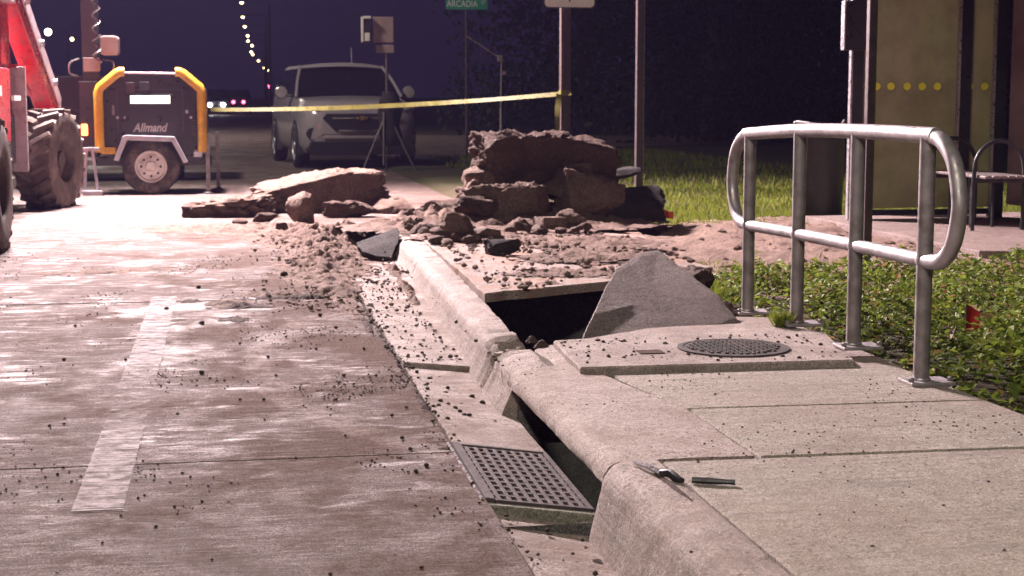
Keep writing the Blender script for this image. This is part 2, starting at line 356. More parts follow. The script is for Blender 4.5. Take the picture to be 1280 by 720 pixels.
# a cast slab: polygon with a height at each corner, slightly uneven edges, chamfered
def slab(name, pts, thick, mat, parent, jitter=.006, chip=.012, seed=1, step=.07):
    rnd = random.Random(seed); ring = []
    n = len(pts)
    for i in range(n):
        a, b = Vector(pts[i]), Vector(pts[(i + 1) % n]); L = (b - a).length; k = max(1, int(L / step))
        for j in range(k):
            p = a.lerp(b, j / k)
            if j: 
                d = (b - a).normalized(); nn = Vector((-d.y, d.x, 0))
                q = mn.noise(Vector((p.x * 5 + seed, p.y * 5, seed * 3.1)))
                p = p + nn * (q * jitter + (chip * max(0, mn.noise(Vector((p.x * 14, p.y * 14, seed))) - .35) * 3))
            ring.append(p)
    m = len(ring); c = sum(ring, Vector()) / m
    bev = .007
    inner = []
    for i, p in enumerate(ring):
        d = (ring[(i + 1) % m] - ring[i - 1]).normalized(); nn = Vector((-d.y, d.x, 0))
        if nn.dot(c - p) < 0: nn = -nn
        inner.append(p + nn * bev)
    b = MB(); up = [p + Vector((0, 0, -bev)) for p in ring]; dn = [p + Vector((0, 0, -thick)) for p in ring]
    b.add(inner + up + dn, [tuple(range(m))] + [(i, (i + 1) % m, m + (i + 1) % m, m + i) for i in range(m)] +
          [(m + i, m + (i + 1) % m, 2 * m + (i + 1) % m, 2 * m + i) for i in range(m)] + [tuple(range(2 * m, 3 * m))])
    return b.build(name, mat, parent)

# ------------------------------------------------------------------ the setting: ground, verge, road
b = MB()
xs = [-400, .70, 2.52, 400]; ys = [-60, 1.5, 9.35, 1200]
for i in range(3):
    for j in range(3):
        if i == 1 and j == 1: continue
        b.quad((xs[i], ys[j], -.03), (xs[i + 1], ys[j], -.03), (xs[i + 1], ys[j + 1], -.03), (xs[i], ys[j + 1], -.03))
kind(b.build('ground', 'verge_ground'), 'structure')
# verge: rises gently from the walk
def height_sheet(name, x0, x1, y0, y1, res, fn, mat, k='structure', parent=None, cut=None):
    nx, ny = int((x1 - x0) / res) + 1, int((y1 - y0) / res) + 1
    V = []; ok = []
    for j in range(ny):
        for i in range(nx):
            x = x0 + (x1 - x0) * i / (nx - 1); y = y0 + (y1 - y0) * j / (ny - 1); z = fn(x, y); V.append((x, y, z)); ok.append(cut is None or z > cut(x, y))
    Fq = []
    for j in range(ny - 1):
        for i in range(nx - 1):
            a = j * nx + i; q = (a, a + 1, a + nx + 1, a + nx)
            if any(ok[t] for t in q): Fq.append(q)
    o = np_mesh(name, V, Fq, mat, parent, True); o['kind'] = k; return o
height_sheet('verge', 2.5, 14.5, 2.0, 30, .25, lambda x, y: (.045 + .03 * mn.noise(Vector((x, y, 0)))) if x > 2.6 and y > 3 else -.02, 'verge_ground')
height_sheet('bare_soil', 2.9, 9.4, 8.4, 14.0, .05,
             lambda x, y: .075 + .05 * fbm((x * 1.7, y * 1.7, 3), 5) + .02 * fbm((x * 9, y * 9, 1), 3), 'soil_sandy')

road = kind(MB().quad((-14, -30, -.012), (.745, -30, -.012), (.745, 17.3, -.012), (-14, 17.3, -.012)).build('road', 'soil_dark'), 'structure')
joints = [-2.3, 1.02, 5.28, 9.54, 13.8, 17.9]
for j in range(len(joints) - 1):
    for (x0, x1) in ((-8.2, -4.0), (-3.99, .742)):
        y0, y1 = joints[j] + .004, joints[j + 1] - .004; zz = {0: .0, 1: .0}.get(j, random.uniform(-.004, .004))
        slab('pavement_slab', [(x0, y0, zz), (x1, y0, zz), (x1, y1, zz), (x0, y1, zz)], .05, 'road_concrete', road, .003, .004, 40 + j)
MB().quad((-14, 17.905, .0), (3.4, 17.905, .0), (3.6, 30, .0), (6.5, 36, 0), (14, 40, 0), (14, 47, 0), (6, 49, 0), (3.6, 53, 0), (3.6, 420, .0), (60, 900, 0), (-60, 900, 0), (-14, 300, .0)).build('roadway', 'road_concrete', road)
MB().quad((.749, 12.75, -.006), (3.3, 15.4, -.006), (3.4, 17.9, -.006), (.749, 17.9, -.006)).build('roadway', 'road_concrete', road)
b = MB()
nseg = 70
for i in range(nseg):
    y0, y1 = 4.68 + (9.75 - 4.68) * i / nseg, 4.68 + (9.75 - 4.68) * (i + 1) / nseg
    x0 = -.472 + .002 * mn.noise(Vector((y0 * 9, 0, 0))); x1 = -.325 + .006 * mn.noise(Vector((y0 * 9, 5, 0)))
    xc0 = -.472; b.quad((x0, y0, .0055), (x1, y0, .0055), (x1, y1, .0055), (x0, y1, .0055))
kind(b.build('lane_marking', 'road_paint_worn', road), 'structure')

# gutter: cast pans between road and kerb, sunk towards the inlet
gut = root_structure('gutter')
slab('gutter_pan', [(.756, 7.13, .004), (1.10, 6.98, -.006), (1.20, 10.6, .0), (.765, 10.62, .002)], .12, 'pan_concrete', gut, .006, .012, 3)
slab('gutter_pan', [(.765, 10.632, .0), (1.21, 10.615, .0), (1.26, 12.8, .0), (.765, 12.8, .0)], .12, 'pan_concrete', gut, .006, .012, 4)
slab('gutter_pan', [(.757, 5.42, -.006), (1.085, 5.38, -.055), (1.085, 6.98, -.030), (.757, 7.10, -.016)], .06, 'pan_concrete', gut, .006, .01, 5)
slab('gutter_pan', [(.757, 2.2, -.002), (1.10, 2.2, -.008), (1.10, 4.545, -.088), (.757, 4.60, -.036)], .06, 'pan_concrete', gut, .006, .01, 6)
# the drain chamber under the walk
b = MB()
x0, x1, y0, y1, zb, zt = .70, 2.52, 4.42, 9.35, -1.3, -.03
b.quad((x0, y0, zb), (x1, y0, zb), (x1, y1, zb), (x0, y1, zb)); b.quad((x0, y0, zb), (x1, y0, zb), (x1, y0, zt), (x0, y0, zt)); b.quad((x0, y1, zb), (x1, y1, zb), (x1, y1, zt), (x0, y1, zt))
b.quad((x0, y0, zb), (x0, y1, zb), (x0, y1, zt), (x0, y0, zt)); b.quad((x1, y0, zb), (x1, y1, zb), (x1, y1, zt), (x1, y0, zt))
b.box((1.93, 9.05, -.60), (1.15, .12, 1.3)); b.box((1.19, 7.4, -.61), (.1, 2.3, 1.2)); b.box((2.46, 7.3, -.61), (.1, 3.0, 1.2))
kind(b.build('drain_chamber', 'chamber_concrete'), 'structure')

# kerb sections
def kerb_profile(x0, zlow, ztop, wid, lean=.04, r=.075):
    p = [(x0 - .01, zlow)]
    for k in range(7):
        a = math.pi - k / 6 * (math.pi / 2) * .94
        p.append((x0 + lean + r + r * math.cos(a), ztop - r + r * math.sin(a)))
    p += [(x0 + wid - .012, ztop + .004), (x0 + wid, ztop - .01), (x0 + wid, zlow)]
    return p
def kerb(name, path, parent, mat='kerb_concrete', rough=.004, seed=0, chips=()):
    """path: (y, x0, zlow, ztop, width)"""
    st = []
    for a, c in zip(path[:-1], path[1:]):
        k = max(2, int(abs(c[0] - a[0]) / .03))
        for i in range(k): st.append([a[t] + (c[t] - a[t]) * i / k for t in range(5)])
    st.append(list(path[-1])); rings = []
    for (y, x0, zl, zt, wd) in st:
        g = []
        for (x, z) in kerb_profile(x0, zl, zt, wd):
            d = fbm((x * 9 + seed, y * 9, z * 9), 4) * rough; e = mn.noise(Vector((x * 40, y * 40, z * 40 + seed))) * rough * .5
            cut = 0
            for (cy, cw, cd, cx0, cx1) in chips:
                if cx0 < x < cx1 and z > zl + .02: cut += cd * max(0, 1 - ((y - cy) / cw) ** 2) * (.55 + .9 * mn.noise(Vector((x * 22, y * 22, 3))))
            lim = z > zl + .02
            g.append((x + (d + e if lim else 0) + cut * .3, y, z + ((d - e) - max(0, cut) if lim else 0)))
        rings.append(g)
    return MB().loft(rings).build(name, mat, parent, smooth=50)
kb = root_structure('kerb')
kerb('kerb_section', [(4.405, 1.0, -.12, .152, .21), (4.35, .985, -.12, .155, .22), (3.6, .99, -.10, .155, .21), (2.3, 1.0, -.06, .155, .21)], kb, rough=.004, seed=1)
kerb('kerb_section', [(6.07, 1.03, -.06, .135, .20), (6.5, 1.03, -.05, .145, .205), (7.2, 1.045, -.03, .145, .205), (8.2, 1.085, -.03, .14, .21), (10.60, 1.165, -.03, .125, .22)], kb, rough=.005, seed=4,
     chips=[(6.62, .12, .085, 1.05, 1.3), (6.82, .08, .07, 1.09, 1.3), (6.45, .05, .02, 1.04, 1.2), (7.05, .05, .018, 1.12, 1.3)])
kerb('kerb_section', [(10.615, 1.165, -.03, .125, .22), (11.4, 1.18, -.03, .13, .22), (12.35, 1.20, -.03, .135, .22)], kb, rough=.006, seed=7)

# walk: each cast panel on its own
wk = root_structure('sidewalk')
slab('walk_slab', [(1.215, 2.3, .152), (2.75, 2.3, .152), (2.62, 4.36, .152), (1.215, 4.385, .152)], .2, 'walk_concrete', wk, .003, .005, 11)
slab('walk_slab', [(1.515, 4.40, .152), (2.60, 4.375, .152), (2.57, 5.10, .152), (1.515, 5.13, .152)], .16, 'walk_concrete', wk, .003, .005, 12)
slab('walk_slab', [(1.505, 5.138, .152), (2.57, 5.108, .152), (2.56, 5.86, .150), (1.40, 5.90, .150)], .16, 'walk_concrete', wk, .003, .005, 13)
slab('walk_slab', [(1.36, 5.87, .148), (2.58, 5.83, .148), (2.58, 7.25, .148), (2.30, 7.35, .148), (1.34, 6.62, .148)], .15, 'inlet_concrete', wk, .01, .03, 14)
slab('walk_slab', [(1.335, 8.42, .148), (2.14, 8.80, .158), (3.0, 9.7, .125), (2.95, 10.57, .115), (3.25, 12.5, .11), (1.42, 12.35, .14), (1.40, 11.4, .145), (1.37, 9.6, .145)], .05, 'dirty_slab_concrete', wk, .014, .03, 15)
slab('walk_slab', [(2.56, 7.3, .03), (3.05, 8.2, .03), (3.2, 9.9, .03), (2.2, 8.9, .03), (2.3, 7.36, .03)], .05, 'soil', wk, .02, .02, 16)
# inlet roof slab: rounded nose over the kerb opening
rings = []
for i in range(60):
    y = 4.41 + (6.045 - 4.41) * i / 59
    lip = [(1.085, .075), (1.055, .078), (1.043, .090), (1.045, .112), (1.06, .136), (1.09, .150), (1.14, .153), (1.33, .153), (1.50 - max(0, (y - 5.1)) * .17, .152), (1.50 - max(0, (y - 5.1)) * .17, .0), (1.2, .07)]
    rings.append([(x + .004 * fbm((x * 11, y * 11, z * 11), 3), y, z + .003 * mn.noise(Vector((x * 9, y * 30, z * 9)))) for (x, z) in lip])
MB().loft(rings).build('inlet_slab', 'inlet_concrete', wk, smooth=50)
slab('inlet_slab', [(1.255, 6.052, .148), (1.355, 6.052, .15), (1.335, 6.60, .15), (1.25, 6.55, .14)], .15, 'inlet_concrete', wk, .01, .03, 19)
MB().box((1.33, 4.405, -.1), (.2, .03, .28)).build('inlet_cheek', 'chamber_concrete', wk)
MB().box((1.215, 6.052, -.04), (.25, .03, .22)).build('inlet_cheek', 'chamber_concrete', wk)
# shelter pad
slab('shelter_pad', [(5.15, 10.4, .125), (7.8, 9.6, .125), (7.8, 13.9, .125), (5.1, 13.75, .125)], .1, 'pad_concrete', wk, .01, .01, 21)

# ------------------------------------------------------------------ drain lid, cover, grate, tilted slab
lid = thing('drain_lid', 'raised concrete lid slab with round iron cover beside handrail', 'lid slab', (1.95, 6.3, .122))
slab('lid_slab', [(-.655, -.44, .055), (.44, -.45, .055), (.60, .28, .055), (.42, .66, .050), (.1, .45, .050), (-.62, .24, .055)], .058, 'lid_concrete', lid, .004, .01, 31)
b = MB(); b.box((-.30, -.14, .0575), (.10, .085, .004)); b.build('lifting_recess', 'rubble_dark', lid, bevel=.001)
mh = thing('manhole_cover', 'round dark iron cover with raised tread blocks in concrete lid', 'manhole cover', (2.01, 6.20, .1785))
MB().lathe([(.228, 0), (.228, .005), (.205, .006), (.203, .001)], n=48, caps=False).build('rim', 'cast_iron', mh, smooth=40)
MB().lathe([(.202, -.001), (.202, .004), (.001, .004)], n=48).build('plate', 'cast_iron', mh, smooth=40)
b = MB()
for i in range(-7, 8):
    for j in range(-7, 8):
        x, y = i * .026, j * .026
        if x * x + y * y < .186 ** 2: b.box((x, y, .0065), (.017, .017, .008) if (i + j) % 2 else (.013, .020, .008))
kind(b.build('tread_blocks', 'cast_iron', mh, bevel=.0015, seg=1), 'stuff')

gr = thing('storm_drain_grate', 'rectangular iron storm grate set in gutter beside kerb inlet', 'drain grate', (.735, 4.62, -.012))
gr.rotation_euler = (R(.6), R(8.0), R(0))
GW, GL = .335, .76
for (c, d) in (((.012, GL / 2, .004), (.03, GL, .03)), ((GW - .008, GL / 2, .0), (.016, GL, .03)), ((GW / 2 + .011, GL - .006, .002), (GW - .038, .018, .028)), ((GW / 2 + .011, .006, .002), (GW - .038, .018, .028))):
    MB().box(c, d).build('frame_bar', 'grate_iron', gr, bevel=.002)
nb = 9
bm_ = MB().box((0, GL / 2, .004), (.0145, GL - .022, .016)).mesh('bar', 'grate_iron', bevel=.002)
for i in range(nb):
    o = link('bar', bm_, gr); o.location = (.030 + .016 + i * (GW - .075) / (nb - 1), 0, 0)
cm_ = MB().box((GW / 2 + .011, 0, .008), (GW - .04, .020, .006)).mesh('crossbar', 'grate_iron', bevel=.002)
for j in range(13):
    o = link('crossbar', cm_, gr); o.location = (0, .025 + j * (GL - .05) / 12, 0)
b = MB(); b.box((GW / 2 - .005, -.022, -.012), (GW + .01, .034, .04)); b.build('end_lip', 'gate_lip_concrete', gr, bevel=.004)
b = MB(); b.tube([(-.012, 0, .012), (-.014, GL, .012)], .005, 6); b.build('edge_strip', 'bright_steel', gr)

def chunk_mesh(name, dims, seed, mat, sub=4, cuts=9, rough=.05, boxy=.55, det=1.0, tops=None):
    rnd = random.Random(seed); bm = bmesh.new(); bmesh.ops.create_icosphere(bm, subdivisions=sub, radius=1)
    planes = []
    for _ in range(cuts + 3):
        n = Vector((rnd.gauss(0, 1), rnd.gauss(0, 1), rnd.gauss(0, .8))).normalized(); planes.append((n, rnd.uniform(.66, .9)))
    for t in (tops or []): planes.append((Vector(t[:3]).normalized(), t[3]))
    S = Vector(dims); sm = min(dims); o_ = Vector((seed * 3.7, seed * 1.3, seed * .7))
    for v in bm.verts:
        p = v.co.copy(); m = max(abs(p.x), abs(p.y), abs(p.z)); p = p.lerp(p / m * .95, boxy); nn = p.normalized()
        w_ = Vector((p.x * S.x, p.y * S.y, p.z * S.z))
        h = mn.fractal(w_ * (1.3 / sm) * det + o_, .6, 2.1, 5) * 1.9 - abs(mn.noise(w_ * (3.6 / sm) + o_)) * 1.1
        p = p + nn * h * rough * 1.5
        for n, d in planes:
            k = p.dot(n)
            if k > d: p -= n * (k - d) * .93
        w_ = Vector((p.x * S.x, p.y * S.y, p.z * S.z))
        f = mn.fractal(w_ * 16 + o_, .5, 2.2, 4) * .5 - abs(mn.noise(w_ * 45 + o_)) * .5
        v.co = w_ + nn * f * min(.03, sm * rough * 1.1)
    for f in bm.faces: f.smooth = True
    for e in bm.edges:
        if len(e.link_faces) == 2 and e.calc_face_angle(0) > R(30): e.smooth = False
    me = bpy.data.meshes.new(name); bm.to_mesh(me); bm.free(); me.materials.append(M[mat]); return me

# broken slab leaning out of the open chamber
def rough_plate(poly, normal_thick, seed, mat, name, label, cat, base):
    """poly: 3-D outline of the upper face, thickened along its own normal with ragged sides"""
    P = [Vector(p) - Vector(base) for p in poly]; c = sum(P, Vector()) / len(P)
    nrm = Vector()
    for i in range(len(P)): nrm += (P[i] - c).cross(P[(i + 1) % len(P)] - c)
    nrm.normalize()
    if nrm.z < 0: nrm = -nrm
    out = []
    for i in range(len(P)):
        a, d = P[i], P[(i + 1) % len(P)]; k = max(2, int((d - a).length / .02))
        for j in range(k):
            p = a.lerp(d, j / k); s_ = mn.fractal(p * 9 + Vector((seed, 0, 0)), .8, 2, 4) * .006
            out.append(p + (p - c).normalized() * s_)
    m = len(out); layers = []
    inner = [[c + (p - c) * f + nrm * (.0008 * mn.noise(p * 17 + Vector((0, f * 5, seed)))) for p in out] for f in (.3, .6, .85, .975)]
    layers = inner
    for t in (.0, .25, .5, .75, 1.0):
        g = []
        for p in out:
            q = p - nrm * normal_thick * t; r_ = mn.fractal(q * 22 + Vector((0, seed, 0)), .8, 2, 4) * .016 * (1 if t else .15)
            g.append(q + (p - c).normalized() * (r_ - .02 * t) - nrm * (.006 if t == 0 else 0))
        layers.append(g)
    b = MB(); b.loft(layers, caps=True)
    o = b.build(name, mat, None, smooth=42); o.location = base
    return tag(o, label, cat)
rough_plate([(1.50, 6.83, .10), (1.62, 7.08, .205), (1.745, 7.36, .29), (1.86, 7.60, .365), (2.05, 7.83, .42), (2.15, 7.89, .425), (2.31, 7.34, .245), (2.335, 7.10, .155), (2.10, 6.94, .105), (1.8, 6.84, .09)], .12, 3, 'tilted_concrete',
            'concrete_slab', 'broken grey concrete slab tilted up out of the open drain hole', 'concrete slab', (1.9, 7.2, .0))

# ------------------------------------------------------------------ rubble
rubble_group = {}
def rock(px, py, Y, wpx, hpx, depth, seed, label, mat='rubble_concrete', name='concrete_chunk', rot=(0, 0, 0), group=None, **kw):
    """centre at a pixel, at distance Y; wpx, hpx its size in pixels there"""
    if Y is None or Y < 1:   # stands on the ground: distance from where its foot meets it (Y holds the ground height)
        Y = atz(px, py + hpx * .42, Y or 0.0).y + depth * .3
    p = aty(px, py, Y); s = (p - Vector((0, 0, CH))).dot(_fw) / F
    dims = (wpx * s / 2 * 1.08, depth / 2, hpx * s / 2 * 1.08)
    o = link(name, chunk_mesh(name, dims, seed, mat, **kw)); o.location = p; o.rotation_euler = tuple(R(a) for a in rot)
    return tag(o, label, 'rubble', group)
# right-hand heap
rock(676, 207, 13.7, 158, 74, .62, 21, 'largest block of broken concrete crowning the rubble heap', rot=(4, 1, 4), sub=6, cuts=-3, boxy=.97, rough=.075, mat='rubble_dark', tops=[(.42, -.1, .9, 1.06), (-.9, -.2, .45, 1.18), (0, -1, .12, .80)])
rock(600, 223, 13.5, 42, 36, .3, 22, 'small rounded chunk wedged at the left foot of the largest block', mat='rubble_concrete', sub=4, rough=.07)
rock(634, 260, 13.0, 118, 56, .55, 23, 'wide rough chunk with lit ridged top below the largest block', rot=(0, -3, -4), sub=6, cuts=4, boxy=.8, rough=.085, tops=[(0, -1, .2, .75)])
rock(733, 250, 13.2, 96, 62, .5, 24, 'dark angular chunk between the largest block and asphalt slab', mat='rubble_concrete', rot=(0, 14, 10), sub=5, cuts=6, rough=.06, boxy=.8)
rock(690, 274, 13.5, 120, 40, .5, 44, 'dark lump of spoil under the largest block', mat='rubble_dark', sub=4, cuts=5, rough=.1, boxy=.5)
rock(772, 256, 13.3, 112, 44, .6, 25, 'dark asphalt slab with pale upper face at heap end', mat='asphalt_chunk', name='asphalt_slab', rot=(14, 7, -8), sub=5, cuts=5, boxy=.9, rough=.05, tops=[(.25, -.3, .9, .7)])
rock(778, 216, 13.9, 42, 13, .3, 26, 'thin dark slab jutting out sideways behind the heap', mat='asphalt_chunk', name='asphalt_slab', rot=(0, -12, 10), sub=4, cuts=4, boxy=.9, rough=.05)
rock(600, 262, 12.9, 60, 34, .4, 45, 'lump of rough rubble under small rounded chunk', mat='rubble_dark', sub=4, rough=.12)
rock(553, 266, .15, 62, 34, .35, 27, 'long low chunk at the kerb end of the heap', mat='rubble_concrete', rot=(0, 4, 0), sub=4, cuts=8, rough=.12)
rock(572, 285, .15, 42, 36, .26, 28, 'pointed brown chunk standing in front of the heap', sub=4, cuts=8, rough=.07, rot=(0, 18, 0))
rock(532, 290, .1, 44, 22, .25, 29, 'low crumbly chunk behind the kerb top', mat='rubble_dark', sub=4, rough=.12)
rock(606, 291, .15, 36, 18, .2, 30, 'small chunk with pale flat top in front of the heap', sub=4, cuts=8, boxy=.8, rough=.05)
rock(627, 308, .15, 34, 22, .2, 31, 'dark cube-like asphalt chunk alone on the dirty slab', mat='asphalt_chunk', name='asphalt_chunk', sub=4, cuts=4, boxy=.9, rough=.04, rot=(0, -4, 20))
rock(656, 283, .15, 36, 20, .22, 32, 'squat chunk between pale flat piece and heap', sub=4, rough=.08)
rock(688, 279, .15, 38, 16, .22, 33, 'flat piece with pale upper face before the heap', mat='rubble_concrete', sub=4, cuts=3, boxy=.95, rough=.03)
rock(712, 275, .15, 34, 24, .2, 34, 'wedge-shaped grey chunk leaning before the dark spoil', sub=4, cuts=6, boxy=.7, rough=.05, rot=(0, 32, 0))
for k, (px, py, Y, wp, hp) in enumerate([(512, 297, 12.3, 18, 12), (545, 300, 12.1, 24, 12), (560, 303, 12.0, 16, 10), (585, 300, 12.1, 18, 12), (637, 289, 12.1, 16, 14), (672, 290, 12.0, 20, 11), (640, 277, 12.5, 26, 14), (524, 283, 12.8, 30, 16), (590, 297, 12.2, 20, 10), (700, 288, 12.05, 16, 9), (548, 290, 12.4, 22, 14)]):
    rock(px, py, .15 if px > 540 else .08, wp, hp, .14, 60 + k, 'fist-sized piece of rubble at the foot of the heap', mat=('rubble_concrete', 'rubble_dark')[k % 2], sub=3, cuts=9, rough=.045, boxy=.7, group='small rubble at the foot of the heap')
rr_ = random.Random(5)
for k in range(26):
    px = rr_.uniform(508, 735); by = 303 - (px - 508) * .075 + rr_.uniform(-16, 5); wp = rr_.uniform(9, 26); hp = wp * rr_.uniform(.5, .85)
    rock(px, by - hp * .42, .15 if px > 545 else .1, wp, hp, .13, 130 + k, 'fist-sized piece of rubble at the foot of the heap', mat=('rubble_dark', 'rubble_concrete', 'rubble_dark')[k % 3], sub=3, cuts=9, rough=.045, boxy=.7, rot=(0, rr_.uniform(-30, 30), rr_.uniform(0, 180)), group='small rubble at the foot of the heap')
for k, (px, py, Y, wp, hp) in enumerate([(586, 246, 13.2, 46, 24), (655, 232, 13.3, 60, 26), (700, 236, 13.25, 44, 26), (756, 226, 13.6, 48, 26), (722, 218, 13.5, 40, 20)]):
    rock(px, py, Y, wp, hp, .3, 170 + k, 'jagged brown piece wedged between the heaped blocks', mat=('rubble_concrete', 'rubble_dark')[k % 2], sub=4, cuts=8, rough=.055, boxy=.75, rot=(0, 25 * (k - 2), 20 * k), group='jagged pieces within the heap')
# left-hand group on the road
rock(400, 243, .0, 154, 52, .75, 35, 'big thick concrete slab with pale top lying on road', rot=(3, -6, 5), sub=6, cuts=-3, boxy=.82, rough=.075, tops=[(0, -1, 0, .74), (-.35, -.1, .9, .84), (.5, 0, .85, 1.05)])
rock(282, 261, .0, 112, 24, .6, 36, 'low flat concrete slab tapering off beside the big slab', rot=(2, -6, -4), sub=5, cuts=-1, boxy=.8, rough=.09)
rock(377, 263, .0, 36, 42, .3, 37, 'round boulder leaning on the front of the big slab', sub=4, cuts=7, rough=.05, boxy=.3)
rock(492, 258, .0, 52, 20, .4, 38, 'low brown chunk at the kerb side of the big slab', sub=4, cuts=6, boxy=.7, rough=.08)
rock(353, 286, .0, 17, 16, .12, 39, 'small dark stone alone on road before the boulder', mat='rubble_dark', sub=3, rough=.05)
rock(440, 262, .0, 70, 22, .3, 46, 'dark spoil tucked under the big slab', mat='rubble_dark', sub=4, rough=.12)
for k, (px, py, Y, wp, hp) in enumerate([(481, 279, 13.4, 22, 12), (498, 277, 13.5, 14, 12), (517, 279, 13.3, 20, 9), (330, 272, 15.4, 30, 12), (300, 277, 15.3, 20, 7)]):
    rock(px, py, .02, wp, hp, .13, 80 + k, 'fist-sized piece of rubble beside the road slabs', mat='rubble_dark', sub=3, cuts=9, rough=.045, boxy=.7, group='small rubble on the road')
# asphalt plate leaning on the kerb
pts = [aty(445, 303, 12.0), aty(497, 284, 12.15), aty(500, 296, 11.95), aty(489, 322, 11.6), aty(470, 320, 11.6), aty(452, 314, 11.7)]
pl = rough_plate([tuple(p) for p in pts], .07, 9, 'asphalt_chunk', 'asphalt_slab', 'black asphalt plate propped up against the kerb end', 'rubble', tuple(atz(470, 318, 0)))
rock(868, 348, 8.4, 50, 26, .3, 47, 'dark earthy lump behind the tilted slab by leaves', mat='rubble_dark', sub=4, rough=.12)
rock(906, 385, 7.55, 28, 20, .18, 48, 'pale broken chip between tilted slab and handrail', mat='rubble_concrete', sub=4, rough=.08)
rock(851, 338, 8.6, 44, 9, .2, 49, 'flat slab sliver behind the tilted slab edge', mat='rubble_concrete', sub=4, rough=.05, boxy=.9)

# ------------------------------------------------------------------ loose soil
def mound(name, blobs, res, base, mat, label=None, amp=.035, freq=9, seed=0):
    x0 = min(c[0] - c[2] * 2 for c in blobs); x1 = max(c[0] + c[2] * 2 for c in blobs)
    y0 = min(c[1] - c[3] * 2 for c in blobs); y1 = max(c[1] + c[3] * 2 for c in blobs)
    def fn(x, y):
        h = 0
        for (cx, cy, rx, ry, hh) in blobs:
            h += hh * math.exp(-((x - cx) / rx) ** 2 - ((y - cy) / ry) ** 2)
        n = fbm((x * freq + seed, y * freq, 0), 5); n2 = abs(mn.noise(Vector((x * 38 + seed, y * 38, 1))))
        fine = mn.fractal(Vector((x * 26 + seed, y * 26, 2)), .7, 2, 3)
        return base(x, y) + h * (1 + .8 * n) + amp * .3 * n * min(1, h * 25) + .012 * fine * min(1, h * 45) + n2 * min(.012, h * .3) - .015
    o = height_sheet(name, x0, x1, y0, y1, res, fn, mat, 'stuff', None, base)
    if label: tag(o, label, 'soil')
    return o
road_z = lambda x, y: .004
mound('loose_soil', [(.72, 12.3, .26, 1.3, .06), (.55, 11.0, .22, .8, .034), (.64, 10.0, .13, .45, .028), (.67, 9.1, .06, .9, .017), (.35, 9.70, .35, .07, .028), (.0, 9.35, .2, .18, .022), (.7, 13.8, .5, .7, .05), (.2, 14.6, .9, .4, .035), (1.0, 13.2, .4, .4, .08)], .022, road_z, 'soil', 'crumbly brown soil heaped along the gutter edge', seed=2)
mound('loose_soil', [(1.10, 11.0, .04, .35, .04), (1.08, 10.0, .03, .4, .035), (1.05, 9.3, .025, .25, .026)], .015, lambda x, y: .006, 'soil', 'line of dark clods along the kerb face', seed=5, freq=14)
mound('loose_soil', [(1.95, 9.3, .40, .22, .024), (2.3, 10.2, .45, .35, .03), (2.6, 11.2, .5, .5, .032), (1.85, 11.9, .5, .3, .035), (2.3, 9.0, .2, .12, .026), (1.75, 8.75, .12, .08, .02)], .024, lambda x, y: .155, 'soil', 'crumbled soil strewn over dirty slab beyond the hole', seed=8)
mound('loose_soil', [(-.9, 11.2, .5, .12, .02), (-.5, 11.4, .35, .1, .015), (-.2, 15.0, .8, .18, .025), (.1, 13.9, .5, .15, .02)], .025, road_z, 'soil', 'thin band of scattered soil across the pale road', seed=12)
mound('loose_soil', [(2.5, 13.2, .75, .6, .12), (1.6, 12.9, .5, .4, .09)],   .03, lambda x, y: .148, 'soil', 'brown spoil under the rubble heap', seed=15)
mound('loose_soil', [(.42, 9.58, .30, .07, .024), (.05, 9.25, .22, .16, .022), (.0, 8.7, .12, .12, .018), (.62, 10.3, .10, .5, .03), (.70, 8.3, .03, .5, .018), (-.25, 9.5, .15, .05, .018)], .018, road_z, 'soil_dark', 'dark clotted mud across the road joint', seed=31, freq=13)
mound('loose_soil', [(1.30, 6.60, .05, .035, .03), (1.28, 6.75, .03, .03, .02)], .01, lambda x, y: .146, 'soil_dark', 'pinch of soil in the broken kerb notch', seed=18, freq=20)
mound('loose_soil', [(.78, 5.0, .02, .4, .006), (.73, 6.2, .03, .6, .012), (.74, 7.6, .03, .8, .014), (.72, 5.35, .08, .06, .012), (1.02, 4.48, .05, .05, .02), (.98, 4.1, .06, .25, .01)], .012, lambda x, y: .002 if x < .75 else (-.02 if y > 4.7 else -.05), 'soil_dark', 'dark grit in the joint between road and gutter', seed=21, freq=20)

def pan_z(x, y):
    if x < .75: return .002
    if x < 1.03:
        t = (x - .757) / .35
        if y > 7.1: return .003
        if y > 5.42: return -.01 - .05 * t
        return -.02 - .05 * t
    if x < 1.24: return .150 if y < 6.4 else .142
    return .153
def clods(name, n, sampler, smin, smax, mat, label, zfn, power=2.2):
    bm = bmesh.new(); bmesh.ops.create_icosphere(bm, subdivisions=1, radius=1); bm.verts.ensure_lookup_table()
    T = np.array([v.co[:] for v in bm.verts]); FF = np.array([[v.index for v in f.verts] for f in bm.faces]); bm.free()
    VV = []; F2 = []; k = 0; got = 0
    while got < n:
        x, y = sampler()
        if x is None: continue
        s = smin + (smax - smin) * RNG.random() ** power
        d = T * (1 + .35 * (RNG.random(T.shape) - .5)) * np.array([s * RNG.uniform(.8, 1.5), s * RNG.uniform(.8, 1.3), s * RNG.uniform(.55, .95)])
        a = RNG.uniform(0, 6.28); c_, s_ = math.cos(a), math.sin(a)
        d = np.stack([d[:, 0] * c_ - d[:, 1] * s_, d[:, 0] * s_ + d[:, 1] * c_, d[:, 2]], 1)
        VV.append(d + np.array([x, y, zfn(x, y) + s * .35])); F2.append(FF + k); k += len(T); got += 1
    o = np_mesh(name, np.concatenate(VV), np.concatenate(F2), mat); kind(o, 'stuff'); return tag(o, label, 'soil')
